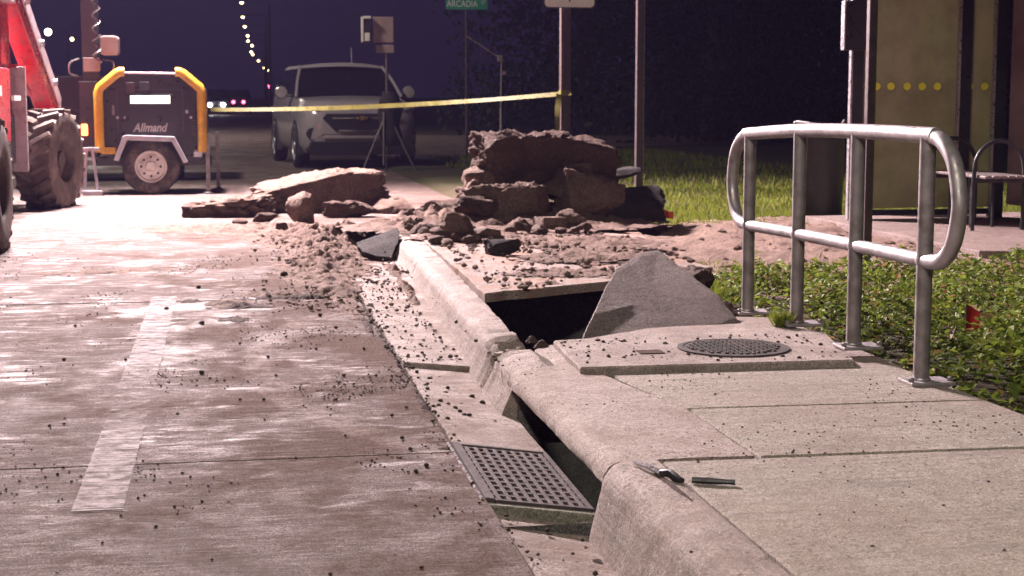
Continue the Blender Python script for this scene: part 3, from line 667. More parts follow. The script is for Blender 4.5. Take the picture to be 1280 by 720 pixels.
def s_road():
    while True:
        x = RNG.uniform(-2.6, .75); y = 2.8 + 10 * RNG.random() ** 1.2
        d = .5 + .5 * mn.fractal(Vector((x * 2.2, y * 1.3, 4)), .8, 2, 4); wgt = max(0, d - .50) * 1.5 * (1.6 if x > .35 else (1.0 if x > -.35 else .4)) * (1.0 if y > 4.6 else .35)
        if RNG.random() < wgt: return x, y
clods('soil_crumbs', 9000, s_road, .001, .0055, 'soil_dark', 'fine dark crumbs of soil strewn over the road', pan_z, 4.5)
def s_gut():
    while True:
        x = RNG.uniform(.72, 1.04); y = 3.2 + 8 * RNG.random()
        if 4.55 < y < 5.45 and x > .73: continue
        if RNG.random() < (.9 if x < .8 or x > .98 else .3) * (1.3 if y > 6 else .35): return x, y
clods('soil_crumbs', 1300, s_gut, .0015, .011, 'soil_dark', 'dark crumbs lying in the gutter pan', pan_z, 4)
def s_walk():
    while True:
        x = RNG.uniform(1.05, 2.5); y = 3.0 + 3.5 * RNG.random()
        d = .5 + .5 * mn.fractal(Vector((x * 1.6, y * 1.6, 9)), .8, 2, 3)
        if y > 5.86 and x > 1.3: continue
        if RNG.random() < max(0, d - .42) * (1.6 if y > 4.4 else .4): return x, y
clods('soil_crumbs', 700, s_walk, .001, .0045, 'soil_dark', 'tiny dark crumbs on the walk slabs', lambda x, y: .152, 3)
def s_lid():
    x = RNG.uniform(1.34, 2.4); y = RNG.uniform(5.9, 6.55)
    return x, y
clods('soil_crumbs', 200, s_lid, .002, .009, 'soil_dark', 'tiny dark crumbs on the raised lid slab', lambda x, y: .1775, 3)
def s_slab2():
    x = RNG.uniform(1.4, 2.9); y = RNG.uniform(8.5, 12.2)
    if y < 8.25 + (x - 1.34) * .95: return None, None
    return x, y
clods('soil_crumbs', 800, s_slab2, .003, .022, 'soil', 'brown crumbs and pebbles over the dirty slab', lambda x, y: .158, 3)
def s_mound():
    return RNG.normal(.62, .22), RNG.uniform(8.8, 13.6)
clods('soil_crumbs', 900, s_mound, .003, .018, 'soil', 'brown crumbs over the gutter-side soil', lambda x, y: .006 + (.03 if y > 11 else .006), 3)
def s_bare():
    return RNG.uniform(2.9, 8), RNG.uniform(8.6, 13.9)
clods('soil_crumbs', 1600, s_bare, .006, .04, 'soil_sandy', 'pebbles and clods over the bare soil', lambda x, y: .055 + .05 * fbm((x * 1.7, y * 1.7, 3), 5), 3)
# bigger clods that can be picked out one by one
cl = [chunk_mesh('soil_clod', (1, .9, .7), 300 + i, 'soil_dark', sub=2, cuts=4, rough=.06, boxy=.2) for i in range(6)]
spots = [(700, 515, 0), (533, 583, 9), (513, 562, 7), (503, 548, 7), (520, 590, 8), (580, 570, 6), (370, 573, 5), (265, 408, 0), (94, 408, 5), (445, 420, 0), (252, 405, 9), (335, 447, 6), (252, 467, 9), (157, 450, 5), (80, 450, 6), (208, 387, 8), (248, 360, 8), (355, 345, 12),
         (465, 353, 7), (563, 447, 8), (567, 545, 7), (587, 520, 8), (575, 515, 7), (560, 486, 7), (590, 497, 9), (603, 505, 10), (612, 498, 9), (527, 710, 7), (432, 545, 5), (222, 518, 5), (62, 533, 6), (300, 500, 5), (345, 470, 5), (420, 500, 6), (470, 470, 5), (455, 437, 6), (395, 437, 5), (640, 667, 5), (565, 643, 5), (716, 693, 6), (704, 701, 4), (238, 597, 5), (265, 700, 5), (128, 679, 5),
         (490, 520, 6), (508, 510, 6), (430, 470, 6), (300, 430, 5), (330, 500, 6), (400, 395, 7), (420, 410, 6)]
for i, (px, py, s) in enumerate(spots):
    if s == 0: continue
    q = atz(px, py, 0); z = pan_z(q.x, q.y); q = atz(px, py, z)
    sc_ = s * (q - Vector((0, 0, CH))).dot(_fw) / F * .45
    o = link('soil_clod', cl[i % 6]); o.location = (q.x, q.y, z + sc_ * .4); o.scale = (sc_,) * 3; o.rotation_euler = (0, 0, i * 1.3)
    tag(o, 'dark soil clod big enough to pick out on road or gutter', 'soil clod', 'larger clods dropped on the road and gutter')

# ------------------------------------------------------------------ broken tool on the walk
t = thing('broken_blade', 'bent silver strip with black grip lying on kerb joint', 'broken tool', (1.155, 4.25, .158))
a = atz(793, 578, .165) - t.location; c = atz(826, 591, .172) - t.location; e = atz(853, 601, .166) - t.location
MB().tube([a, a.lerp(c, .5) + Vector((0, 0, .004)), c], [.004, .007, .008], 6).build('strip', 'bright_steel', t, smooth=30)
MB().tube([c, c.lerp(e, .4) + Vector((.004, .004, .006)), c.lerp(e, .75), e], [.009, .013, .012, .008], 8).build('grip', 'black_plastic', t, smooth=30)
a = atz(820, 592, .16) - t.location; e = atz(866, 628, .155) - t.location
MB().tube([a, a.lerp(e, .5), e], [.006, .008, .005], 6).build('sheath', 'rubble_dark', t, smooth=30)
a = atz(865, 600, .162); e = atz(919, 603, .162); o = a.lerp(e, .5)
r = MB().tube([a - o, (a - o).lerp(e - o, .4), (a - o).lerp(e - o, .85), e - o], [.009, .0095, .007, .008], 8).build('rod', 'black_plastic', None, smooth=30)  # short black tube laid on the slab
r.location = o; tag(r, 'short thin black tube on the walk slab', 'rod')

# ------------------------------------------------------------------ handrail
h = thing('handrail', 'galvanised pipe handrail with four posts and looped ends', 'railing', (2.487, 5.45, .15))
PYS = [(0, .0), (.655, .03), (1.32, .03), (2.01, -.01)]; topz = [.905, .905, .895, .865]; midz = [.455, .45, .44, .425]; RR = .030
pp = {}
for i, (dy, dz) in enumerate(PYS):
    MB().tube([(0, dy, dz + .005), (0, dy, topz[i] - .004)], .0295, 16).build('post', 'galvanised_dull', h, smooth=40)
    bx = MB().box((.02, dy - .005, dz + .008), (.17, .13, .014)); p_ = bx.build('base_plate', 'galvanised', h, bevel=.003)
    for sx in (-.055, .095):
        MB().lathe([(.011, 0), (.011, .012), (.006, .016)], (sx, dy - .04, dz + .015), n=6).build('bolt', 'galvanised_dull', p_)
    MB().lathe([(.034, 0), (.036, .004), (.034, .010)], (0, dy, dz + .014), n=16).build('weld_collar', 'galvanised', p_, smooth=40)
def spline(pts, n):
    out = []
    for i in range(len(pts) - 1):
        p0, p1, p2, p3 = (Vector(pts[max(i - 1, 0)]), Vector(pts[i]), Vector(pts[i + 1]), Vector(pts[min(i + 2, len(pts) - 1)]))
        for k in range(n):
            u = k / n; out.append(.5 * ((2 * p1) + (p2 - p0) * u + (2 * p0 - 5 * p1 + 4 * p2 - p3) * u * u + (3 * p1 - p0 - 3 * p2 + p3) * u ** 3))
    out.append(Vector(pts[-1])); return out
MB().tube(spline([(0, -.05, topz[0] + .003), (0, 0, topz[0] + .004), (0, .655, topz[1] + .004), (0, 1.32, topz[2] + .004), (0, 2.01, topz[3] + .004), (0, 2.05, topz[3])], 6), .0305, 16).build('top_rail', 'galvanised', h, smooth=40)
for i in range(3):
    MB().tube([(0, PYS[i][0] + .026, midz[i]), (0, PYS[i + 1][0] - .026, midz[i + 1])], .027, 16).build('mid_rail', 'galvanised', h, smooth=40)
MB().tube(spline([(0, -.04, topz[0] + .003), (0, -.13, topz[0] - .02), (0, -.22, topz[0] - .09), (0, -.265, topz[0] - .2), (0, -.265, midz[0] + .18), (0, -.225, midz[0] + .075), (0, -.14, midz[0] + .012), (0, -.02, midz[0])], 6), .029, 16).build('end_loop', 'galvanised', h, smooth=40)
MB().tube(spline([(0, 2.03, topz[3] + .002), (0, 2.13, topz[3] - .02), (0, 2.23, topz[3] - .085), (0, 2.275, topz[3] - .19), (0, 2.275, midz[3] + .16), (0, 2.23, midz[3] + .07), (0, 2.15, midz[3] + .012), (0, 2.03, midz[3])], 6), .029, 16).build('end_loop', 'galvanised', h, smooth=40)
for i in range(4):
    MB().lathe([(.0325, -.012), (.0345, 0), (.0325, .012)], (0, PYS[i][0], midz[i]), n=16).build('weld_collar', 'galvanised', h, smooth=40)

# ------------------------------------------------------------------ leaves and grass
def leaf_cloud(name, P, N, size, mat, label, cat, fold=.25, asp=.62):
    n = len(P); ang = RNG.uniform(0, 2 * np.pi, n); N = N / np.linalg.norm(N, axis=1, keepdims=True)
    ref = np.where(np.abs(N[:, 2:3]) < .9, np.array([[0, 0, 1.]]), np.array([[1., 0, 0]])); u = np.cross(N, ref); u /= np.linalg.norm(u, axis=1, keepdims=True); v = np.cross(N, u)
    t = u * np.cos(ang)[:, None] + v * np.sin(ang)[:, None]; s_ = np.cross(N, t); S = size[:, None]
    A = P - t * S; B = P + s_ * S * asp - N * S * fold * -1; Cc = P + t * S; D = P - s_ * S * asp + N * S * fold; Mi = P
    V = np.stack([A, B, Cc, D], 1).reshape(-1, 3); k = np.arange(n)[:, None] * 4
    Fq = np.concatenate([k + np.array([[0, 1, 2]]), k + np.array([[0, 2, 3]])], 0)
    o = np_mesh(name, V, Fq, mat); kind(o, 'stuff'); return tag(o, label, cat)
pts = []; 
while len(pts) < 26000:
    x = RNG.uniform(2.56, 5.6); y = RNG.uniform(4.2, 9.6)
    edge = 2.60 + .12 * mn.noise(Vector((y * 2.2, 0, 0))) + (0.10 if y < 4.9 else 0) + max(0, (y - 7.3)) * .12
    if x < edge: continue
    far = 9.5 - .45 * abs(mn.noise(Vector((x * 2, 3, 0)))) + (x - 3) * -.1
    if y > far: continue
    cov = mn.fractal(Vector((x * 2.3, y * 2.3, 0)), .9, 2, 3)
    if cov < -.15 and RNG.random() < .9: continue
    top = (.20 + .20 * cov) * min(1, (x - edge) / .22 + .25) * (1.0 if y > 5.2 else .45 + .55 * max(0, (y - 4.2)))
    if y > far - .8: top *= .55 + .45 * (far - y) / .8
    z = .03 + top * RNG.random() ** .45
    pts.append((x, y, z))
P = np.array(pts); N = RNG.normal(0, .45, P.shape); N[:, 2] += 1
leaf_cloud('ground_cover', P, N, RNG.uniform(.012, .029, len(P)), 'leaf_cover', 'low leafy green ground cover behind the handrail', 'ground cover')
# loose stems under the leaves
def blades(name, n, sampler, hmin, hmax, wid, mat, label, lean=.5):
    Vs = np.zeros((n, 4, 3)); k = 0
    for i in range(n):
        x, y, z = sampler(); hh = RNG.uniform(hmin, hmax); a = RNG.uniform(0, 6.283); l = RNG.uniform(.1, lean) * hh; a2 = RNG.uniform(0, 6.283)
        dx, dy = math.cos(a) * wid, math.sin(a) * wid; lx, ly = math.cos(a2) * l, math.sin(a2) * l
        Vs[i] = [(x - dx, y - dy, z), (x + dx, y + dy, z), (x + lx * .45 + dx * .7, y + ly * .45 + dy * .7, z + hh * .6), (x + lx, y + ly, z + hh)]
    Fq = (np.arange(n)[:, None] * 4 + np.array([[0, 1, 2, 3]]))
    o = np_mesh(name, Vs.reshape(-1, 3), Fq, mat); kind(o, 'stuff'); return tag(o, label, 'grass')
def g_lawn():
    while True:
        y = 13.6 + 6.2 * RNG.random() ** 1.5; x = RNG.uniform(3.4, 10.5)
        if x < 3.7 + .2 * mn.noise(Vector((y, 0, 0))): continue
        if y < 13.75 + .25 * mn.noise(Vector((x * 3, 7, 0))): continue
        if x > 5.2 and y < 14.1: continue
        return x, y, .03
blades('lawn_grass', 42000, g_lawn, .035, .085, .006, 'grass_blade', 'bright lawn grass beyond the bare soil')
def g_corner():
    while True:
        y = RNG.uniform(18.5, 34); x = RNG.uniform(3.5, 9)
        if x > 3.55 + max(0, (y - 29) * .5): return x, y, .02
blades('verge_grass', 9000, g_corner, .05, .14, .011, 'grass_blade', 'dim grass corner beside the parked car')
def g_tuft():
    c = [(2.62, 4.75, .06), (2.66, 4.5, .08), (2.72, 4.3, .08), (2.43, 6.78, .018), (3.0, 9.3, .2), (3.15, 9.9, .2), (3.4, 9.4, .3), (3.9, 9.7, .4), (2.75, 8.7, .1)][int(RNG.integers(0, 9))]
    return RNG.normal(c[0], c[2]), RNG.normal(c[1], c[2]), (.05 if c[0] != 2.43 else .17)
blades('edge_grass', 2600, g_tuft, .03, .09, .003, 'grass_blade', 'sparse grass tufts along the slab and soil edges', .9)

# ------------------------------------------------------------------ marker flags
def flag(loc, hgt, w, hh, mat, label, rz, tilt):
    t = thing('marker_flag', label, 'flag', loc, rz)
    MB().tube([(0, 0, 0), (0, 0, hgt)], .0018, 5).build('wire', 'galvanised_dull', t)
    b = MB(); n = 8; vs = []; fs = []
    for i in range(n + 1):
        u = i / n
        for j in range(5):
            q = j / 4; wob = .012 * math.sin(u * 5 + q * 2) * u
            vs.append((u * w, wob, hgt - q * hh * (1 - .25 * u) - u * tilt))
    for i in range(n):
        for j in range(4): a_ = i * 5 + j; fs.append((a_, a_ + 1, a_ + 6, a_ + 5))
    b.add(vs, fs); b.build('pennant', mat, t, smooth=60)
p = aty(1213, 402, 6.1)
flag((p.x - .02, p.y, .04), p.z + .075 - .04, .055, .12, 'flag_red', 'small red marker flag in the leafy ground cover', R(-10), .035)
p = aty(828, 270, 13.4); flag((p.x, p.y, .05), max(.1, p.z + .06 - .05), .10, .075, 'flag_orange', 'orange red marker flag beside the asphalt slab', R(0), .03)

# ------------------------------------------------------------------ posts and signs
def sq_post(name, px, Y, z0, ztop, w_, mat, label, holes=False, round_=False):
    p = aty(px, 150, Y); t = thing(name, label, 'post', (p.x, Y, z0))
    if round_: MB().tube([(0, 0, -.05), (0, 0, ztop - z0)], w_ / 2, 14).build('shaft', mat, t, smooth=40)
    else: MB().box((0, 0, (ztop - z0) / 2 - .02), (w_, w_, ztop - z0 + .04)).build('shaft', mat, t, bevel=.004)
    return t
t = sq_post('steel_post', 799, 18.3, .04, 3.4, .085, 'steel_post', 'tall bare steel post standing in grass behind the heap')
MB().box((.046, -.0, 1.6), (.008, .05, 3.2)).build('flange', 'edge_alu', t)
t = sq_post('perforated_post', 1087, 9.3, .03, 3.0, .052, 'rust_post', 'perforated square sign post between handrail and shelter')
hb = MB().lathe([(.006, 0), (.006, .002)], axis='y', n=8).mesh('hole', 'black_plastic')
for i in range(48):
    o = link('hole', hb, t); o.location = (0, -.0275, .5 + i * .05)
# wooden sign post with white sign
p = aty(706, 150, 19.0)
t = thing('wooden_post', 'dark wooden sign post with yellow tape tied round it', 'post', (p.x, 19.0, .03))
MB().box((0, 0, 1.55), (.12, .11, 3.2)).build('shaft', 'wood_post', t, bevel=.006)
MB().box((-.045, -.062, 1.55), (.03, .012, .50)).build('reflector_strip', 'steel_post', t, bevel=.002)
p = aty(712.5, 10, 18.9)
s = thing('road_sign', 'white rounded sign plate with dark border on wooden post', 'sign', (p.x, 18.92, p.z))
def rrect(w_, h_, r_, n=6):
    out = []
    for (cx, cz, a0) in ((w_ / 2 - r_, r_, -90), (w_ / 2 - r_, h_ - r_, 0), (-w_ / 2 + r_, h_ - r_, 90), (-w_ / 2 + r_, r_, 180)):
        for k in range(n + 1):
            a_ = R(a0 + 90 * k / n); out.append((cx + r_ * math.cos(a_), cz + r_ * math.sin(a_)))
    return out
MB().prism(rrect(.62, .78, .05), 'y', -.004, .0).build('plate', 'sign_grey', s)
MB().prism([(x * .965, .012 + z * .968) for x, z in rrect(.62, .78, .05)], 'y', -.0065, -.0042).build('face', 'sign_white', s)
MB().prism([(-.011, .075), (.009, .075), (.012, .16), (-.012, .16)], 'y', -.009, -.0067).build('mark', 'sign_grey', s)
# street-name sign
p = aty(583, 12, 30.0)
t = thing('street_sign', 'green street name sign on thin pole behind the heap', 'street sign', (p.x, 30.0, .03))
MB().tube([(0, 0, 0), (0, 0, 3.25)], .03, 10).build('pole', 'steel_post', t, smooth=40)
zb = p.z - .03
pl_ = MB().prism([(x, zb + z) for x, z in rrect(.79, .235, .02)], 'y', -.045, -.038).build('plate', 'sign_green', t)
def text_mesh(txt, size, mat, parent, loc, rot, name='lettering', ext=.002, sx=1.0, shear=0.0, bold=0.0):
    cu = bpy.data.curves.new(name, 'FONT'); cu.body = txt; cu.size = size; cu.align_x = 'CENTER'; cu.extrude = ext; cu.shear = shear; cu.offset = bold
    tmp = bpy.data.objects.new('tmp', cu); COL.objects.link(tmp); dg = bpy.context.evaluated_depsgraph_get()
    me = bpy.data.meshes.new_from_object(tmp.evaluated_get(dg)); bpy.data.objects.remove(tmp); bpy.data.curves.remove(cu)
    me.materials.clear(); me.materials.append(M[mat]); o = link(name, me, parent); o.location = loc; o.rotation_euler = rot; o.scale = (sx, 1, 1); return o
text_mesh('ARCADIA', .165, 'sign_white', pl_, (-.085, -.048, zb + .05), (R(90), 0, 0), sx=.82)
text_mesh('ST', .09, 'sign_white', pl_, (.315, -.048, zb + .10), (R(90), 0, 0), sx=.85)

# tape
tp = thing('caution_tape', 'yellow caution tape strung from wooden post to light tower', 'tape', (0, 0, 0))
A = aty(714, 116, 18.92); B = aty(262, 137, 21.1); vs = []; fs = []; n = 60
for i in range(n + 1):
    u = i / n; p = A.lerp(B, u); sag = .055 * 4 * u * (1 - u); tw = .25 * math.sin(u * 9) + .3
    hw = .028; zc = p.z - sag
    vs += [(p.x, p.y - hw * math.sin(tw), zc - hw * math.cos(tw)), (p.x, p.y + hw * math.sin(tw), zc + hw * math.cos(tw))]
for i in range(n): fs.append((2 * i, 2 * i + 1, 2 * i + 3, 2 * i + 2))
MB().add(vs, fs).build('strip', 'tape_yellow', tp, smooth=60)
vs = []; fs = []; p = aty(699, 117, 18.92)
for i in range(15):
    u = i / 14; x = p.x - .012 * math.sin(u * 4) - .02 * u; z = p.z - .58 * u; vs += [(x - .032, p.y + .012 * math.sin(u * 6), z), (x + .03, p.y - .016 * math.sin(u * 5), z - .01)]
for i in range(14): fs.append((2 * i, 2 * i + 1, 2 * i + 3, 2 * i + 2))
MB().add(vs, fs).build('tail', 'tape_yellow', tp, smooth=60)
pw = aty(706, 150, 19.0); MB().box((pw.x, 19.0, A.z), (.128, .118, .06)).build('knot', 'tape_yellow', tp, bevel=.004)

# boom stand behind the heap
p = aty(626, 150, 22.0); t = thing('boom_stand', 'thin studio stand with slanted boom arm behind the heap', 'stand', (p.x, 22.0, .03))
s_ = 22.3 / F; zt = 1.2 + (120 - 72) * s_ - .03
MB().tube([(0, 0, .1), (.0, 0, 1.0)], .017, 8).build('lower_tube', 'stand_metal', t, smooth=40)
MB().tube([(0, 0, 1.0), (.012, 0, zt)], .012, 8).build('upper_tube', 'stand_metal', t, smooth=40)
for a_ in (0, 120, 240): MB().tube([(0, 0, .45), (.42 * math.cos(R(a_)), .42 * math.sin(R(a_)), 0)], .01, 6).build('leg', 'stand_metal', t)
MB().box((-.01, 0, zt - .02), (.07, .05, .09)).build('clamp', 'stand_metal', t, bevel=.006)
MB().box((.05, 0, zt - .22), (.05, .04, .05)).build('knob', 'stand_metal', t, bevel=.006)
q = aty(583, 45, 22.0); MB().tube([(.03, 0, zt - .04), (q.x - p.x, 0, q.z - .03)], .009, 8).build('boom_arm', 'stand_metal', t, smooth=40)

# light-panel tripod before the car
p = aty(484, 150, 25.2); t = thing('panel_tripod', 'tripod carrying tan panels in front of the parked car', 'tripod', (p.x, 25.2, 0)); k = 25.6 / F
def zz_(py): return 1.2 + (120 - py) * k
for (dx, dy) in ((-.42, -.1), (.44, -.15), (.02, .42)):
    MB().tube([(0, 0, .95), (dx, dy, .0)], [.02, .013], 8).build('leg', 'stand_metal', t, smooth=40)
MB().tube([(-.16, -.05, .28), (.18, -.06, .27)], .009, 6).build('spreader', 'stand_metal', t)
MB().tube([(-.06, -.06, .95), (-.07, -.06, .12)], .013, 8).build('brace', 'galvanised', t)
MB().tube([(0, 0, .5), (0, 0, zz_(62))], .022, 8).build('column', 'stand_metal', t, smooth=40)
MB().box(((480 - 484) * k, 0, zz_(40)), (25 * k, .06, 31 * k)).build('panel', 'tan_panel', t, bevel=.008)
MB().box(((482 - 484) * k, -.01, zz_(63)), (22 * k, .05, 10 * k)).build('panel', 'tan_panel', t, bevel=.008)
hd = MB().box(((459 - 484) * k, 0, zz_(40)), (11 * k, .22, 33 * k)).build('lamp_housing', 'black_paint', t, bevel=.01)
MB().box(((454 - 484) * k, -.115, zz_(40)), (3 * k, .02, 30 * k)).build('door', 'label_white', hd, bevel=.004)
MB().box(((460 - 484) * k, -.118, zz_(25.5)), (9 * k, .02, 3 * k)).build('door', 'label_white', hd, bevel=.004)
MB().box(((460 - 484) * k, -.118, zz_(49)), (6 * k, .02, 10 * k)).build('lens', 'label_white', hd, bevel=.004)
b = MB(); rings = []
for i in range(12):
    u = i / 11; z = .42 + .85 * u; w_ = .13 + .05 * math.sin(u * 3.1) + .02 * math.sin(u * 11)
    rings.append([(.05 + w_ * math.cos(2 * math.pi * j / 14) * (1 + .12 * math.sin(3 * j + i)), .05 + w_ * .7 * math.sin(2 * math.pi * j / 14), z) for j in range(14)])
b.loft(rings).build('weather_cover', 'dark_cloth', t, smooth=60)

# ------------------------------------------------------------------ bus shelter
sh = thing('bus_shelter', 'dark framed bus shelter with dirty glass wall and yellow dots', 'bus shelter', (5.38, 13.3, .13))
def fr(name, c, d, mat='dark_frame', par=sh, bev=.004): return MB().box(c, d).build(name, mat, par, bevel=bev)
for (x, wd, has) in ((.0, .10, 1), (1.0, .105, 1), (1.335, .11, 1)):
    po = fr('post', (x, 0, 1.2), (wd, .10, 2.4)); fr('lit_edge', (x - wd / 2 - .009, -.03, 1.2), (.018, .05, 2.4), 'edge_alu', po, .002)  # bright strip stands for light catching the post's left edge
for (a_, c_) in ((.05, .95), (1.053, 1.28)):
    g = fr('glass_pane', ((a_ + c_) / 2, .01, 1.22), (c_ - a_, .012, 2.26), 'dirty_glass', sh, .001)
    fr('bottom_rail', ((a_ + c_) / 2, .01, .05), (c_ - a_, .04, .05), 'edge_alu' if 0 else 'dark_frame')
dm = MB().lathe([(.034, .0), (.034, .026)], axis='y', n=20).mesh('dot', 'yellow_dot')
for px in (1075, 1096, 1114, 1134, 1153, 1172, 1212, 1231):
    q = aty(px, 108, 13.298); o = link('dot', dm, sh); o.location = (q.x - 5.38, -.0025, q.z - .13)
bw = 4.2
for k in range(3):
    fr('back_panel', (1.40, -.08 - 1.3 * k - .65, 1.22), (.012, 1.26, 2.2), 'shelter_back', sh, .001)
    fr('back_post', (1.40, -.08 - 1.3 * k - 1.29, 1.2), (.07, .06, 2.4))
fr('roof', (.68, -1.9, 2.46), (1.9, 4.4, .1))
fr('sign_box', (-.02, -.09, 1.67), (.26, .10, .42), 'black_paint'); fr('lit_edge', (-.16, -.09, 1.67), (.016, .08, .42), 'edge_alu')  # bright strip paints the light on the box's left edge
# bench
bn = thing('bench', 'metal bench with arched tube arms inside bus shelter', 'bench', (5.85, 11.95, .13))
for (oy, ox) in ((0, 0), (.85, 0)):
    MB().tube(spline([(ox, oy, 0), (ox, oy, .45), (ox + .03, oy, .60), (ox + .12, oy, .69), (ox + .215, oy, .715), (ox + .31, oy, .69), (ox + .40, oy, .60), (ox + .43, oy, .45), (ox + .43, oy, 0)], 5), .017, 10).build('arm_loop', 'dark_frame', bn, smooth=40)
for i in range(6): MB().box((.05 + i * .066, .42, .43), (.056, 1.15, .022)).build('seat_slat', 'seat_metal', bn, bevel=.004)
MB().box((.215, .0, .40), (.44, .03, .04)).build('seat_beam', 'dark_frame', bn); MB().box((.215, .85, .40), (.44, .03, .04)).build('seat_beam', 'dark_frame', bn)
for (x, y) in ((.13, .3), (.32, .3), (.13, .7), (.32, .7)): MB().tube([(x, y, 0), (x, y, .42)], .014, 8).build('leg', 'dark_frame', bn)
# litter bin
q = aty(1025, 200, 14.3); t = thing('litter_bin', 'dark round litter bin standing beside bus shelter', 'litter bin', (q.x, 14.3, .03))
MB().lathe([(.19, 0), (.215, .03), (.225, .8), (.235, .82), (.235, .87), (.21, .89)], n=28).build('barrel', 'black_plastic', t, smooth=40)
MB().tube(spline([(-.23, 0, .87), (-.25, -.02, .93), (-.1, -.2, .91), (.1, -.2, .90), (.23, 0, .94)], 5), .012, 8).build('rim_handle', 'galvanised', t, smooth=40)

# ------------------------------------------------------------------ light tower trailer
def wheel(parent, c, rad, wid, mat_t, mat_r, axis='x', side=-1, holes=8, tread=False, rimr=.56):
    """axle along axis; the outer face looks towards side"""
    w2 = wid / 2; pr = [(rad * rimr, -w2 * .9), (rad * .86, -w2), (rad * .96, -w2 * .85), (rad, -w2 * .55), (rad, w2 * .55), (rad * .96, w2 * .85), (rad * .86, w2), (rad * rimr, w2 * .9)]
    ty = MB().lathe(pr, (0, 0, 0), axis, 40, False).build('tyre', mat_t, parent, smooth=45); ty.location = c
    rp = [(rad * rimr, -w2 * .75), (rad * rimr, side * w2 * .88), (rad * rimr * .93, side * w2 * .9), (rad * rimr * .84, side * w2 * .55), (rad * .2, side * w2 * .62), (rad * .17, side * w2 * .9), (.001, side * w2 * .92)]
    rm = MB().lathe(rp, (0, 0, 0), axis, 32, False).build('rim', mat_r, ty, smooth=45)
    for i in range(holes):
        a_ = 2 * math.pi * i / holes; rr = rad * rimr * .6
        cc = {'x': (side * w2 * .60, rr * math.cos(a_), rr * math.sin(a_)), 'y': (rr * math.cos(a_), side * w2 * .60, rr * math.sin(a_))}[axis]
        MB().lathe([(rad * .045, -.012), (rad * .045, .012)], cc, axis, 10).build('rim_hole', 'black_plastic', ty)
    return ty
k = 20.1 / F
lt = thing('light_tower', 'black light tower trailer with yellow corner guards and white wheel', 'light tower', (0, 20.15, 0))
def X_(px): return aty(px, 120, 20.15).x
def Z_(py): return 1.2 + (120 - py) * k
x0, x1 = X_(120), X_(258)
prof = [(x0 + .02, Z_(190)), (x0, Z_(180)), (x0, Z_(112)), (x0 + .30, Z_(92)), (x1 - .30, Z_(92)), (x1, Z_(112)), (x1, Z_(188)), (x1 - .12, Z_(198)), (x0 + .2, Z_(198))]
MB().prism(prof, 'y', 0.02, 1.0).build('body', 'black_paint', lt, bevel=.012)
MB().box(((x0 + x1) / 2, .3, .40), (x1 - x0 + .1, .5, .10)).build('chassis', 'black_paint', lt, bevel=.006)
MB().box(((x0 + x1) / 2 + .1, .55, .52), (x1 - x0 - .3, .7, .14)).build('skid', 'black_paint', lt, bevel=.006)
for (xa, xb, sg) in ((X_(123), X_(151), 1), (X_(252), X_(225), -1)):
    pth = [(xa, -.02, Z_(188)), (xa, -.02, Z_(150)), (xa, -.02, Z_(116)), (xa + sg * .02, -.02, Z_(110)), (xb - sg * .04, -.02, Z_(93)), (xb, -.02, Z_(91)), (xb + sg * .05, -.02, Z_(91))]
    MB().tube(pth, .058, 12).build('corner_guard', 'yellow_guard', lt, smooth=40)
MB().tube([(X_(152), -.02, Z_(92)), (X_(224), -.02, Z_(93))], .014, 8).build('top_bar', 'pale_steel', lt, smooth=40)
MB().box(((X_(164) + X_(211)) / 2, .012, Z_(124.5)), (47 * k, .025, 9 * k)).build('glowing_label', 'label_glow', lt, bevel=.006)  # bright label plate, made to glow
MB().box(((X_(164) + X_(211)) / 2, .015, Z_(124.5)), (52 * k, .018, 13 * k)).build('strip_recess', 'black_plastic', lt, bevel=.006)
text_mesh('Allmand', .145, 'white_print', lt, (X_(186), .016, Z_(163)), (R(90), 0, 0), sx=.82, shear=.3, bold=.004)
cx = X_(187); wz = .345
for (pxa, pya, pxb, pyb) in ((146, 112, 146, 165), (228, 112, 228, 165), (146, 112, 228, 112)):
    MB().box(((X_(pxa) + X_(pxb)) / 2, .0175, (Z_(pya) + Z_(pyb)) / 2), (abs(X_(pxb) - X_(pxa)) + .010, .008, abs(Z_(pyb) - Z_(pya)) + .010)).build('door_seam', 'grey_panel', lt)
for (px, py, w_, h_, mt) in ((163, 110, .10, .13, 'steel_post'), (181, 108, .12, .10, 'grey_panel'), (141, 137, .03, .12, 'stand_metal'), (233, 139, .035, .04, 'fender_alu'), (238, 146, .03, .03, 'fender_alu'), (146, 146, .03, .03, 'fender_alu'), (155, 146, .02, .03, 'fender_alu')):
    MB().box((X_(px), .014, Z_(py)), (w_, .014, h_)).build('latch' if w_ < .05 else 'decal', mt, lt, bevel=.003)
for i in range(6): MB().box((X_(243), .015, Z_(150) - i * .035), (.09, .012, .014)).build('vent_slat', 'grey_panel', lt, bevel=.002)
arch = [(X_(141), Z_(197)), (X_(153), Z_(168)), (X_(157), Z_(167)), (X_(217), Z_(169)), (X_(233), Z_(200)), (X_(228), Z_(201)), (X_(214), Z_(175)), (X_(158), Z_(173)), (X_(147), Z_(198))]
MB().prism(arch, 'y', -.16, .06).build('fender', 'fender_alu', lt, bevel=.004)
wheel(lt, (cx, -.06, wz), .345, .2, 'rubber', 'white_rim', 'y', -1, 8, rimr=.56)
w2 = wheel(lt, (cx + .02, 1.0, wz), .345, .2, 'rubber', 'white_rim', 'y', 1, 0)
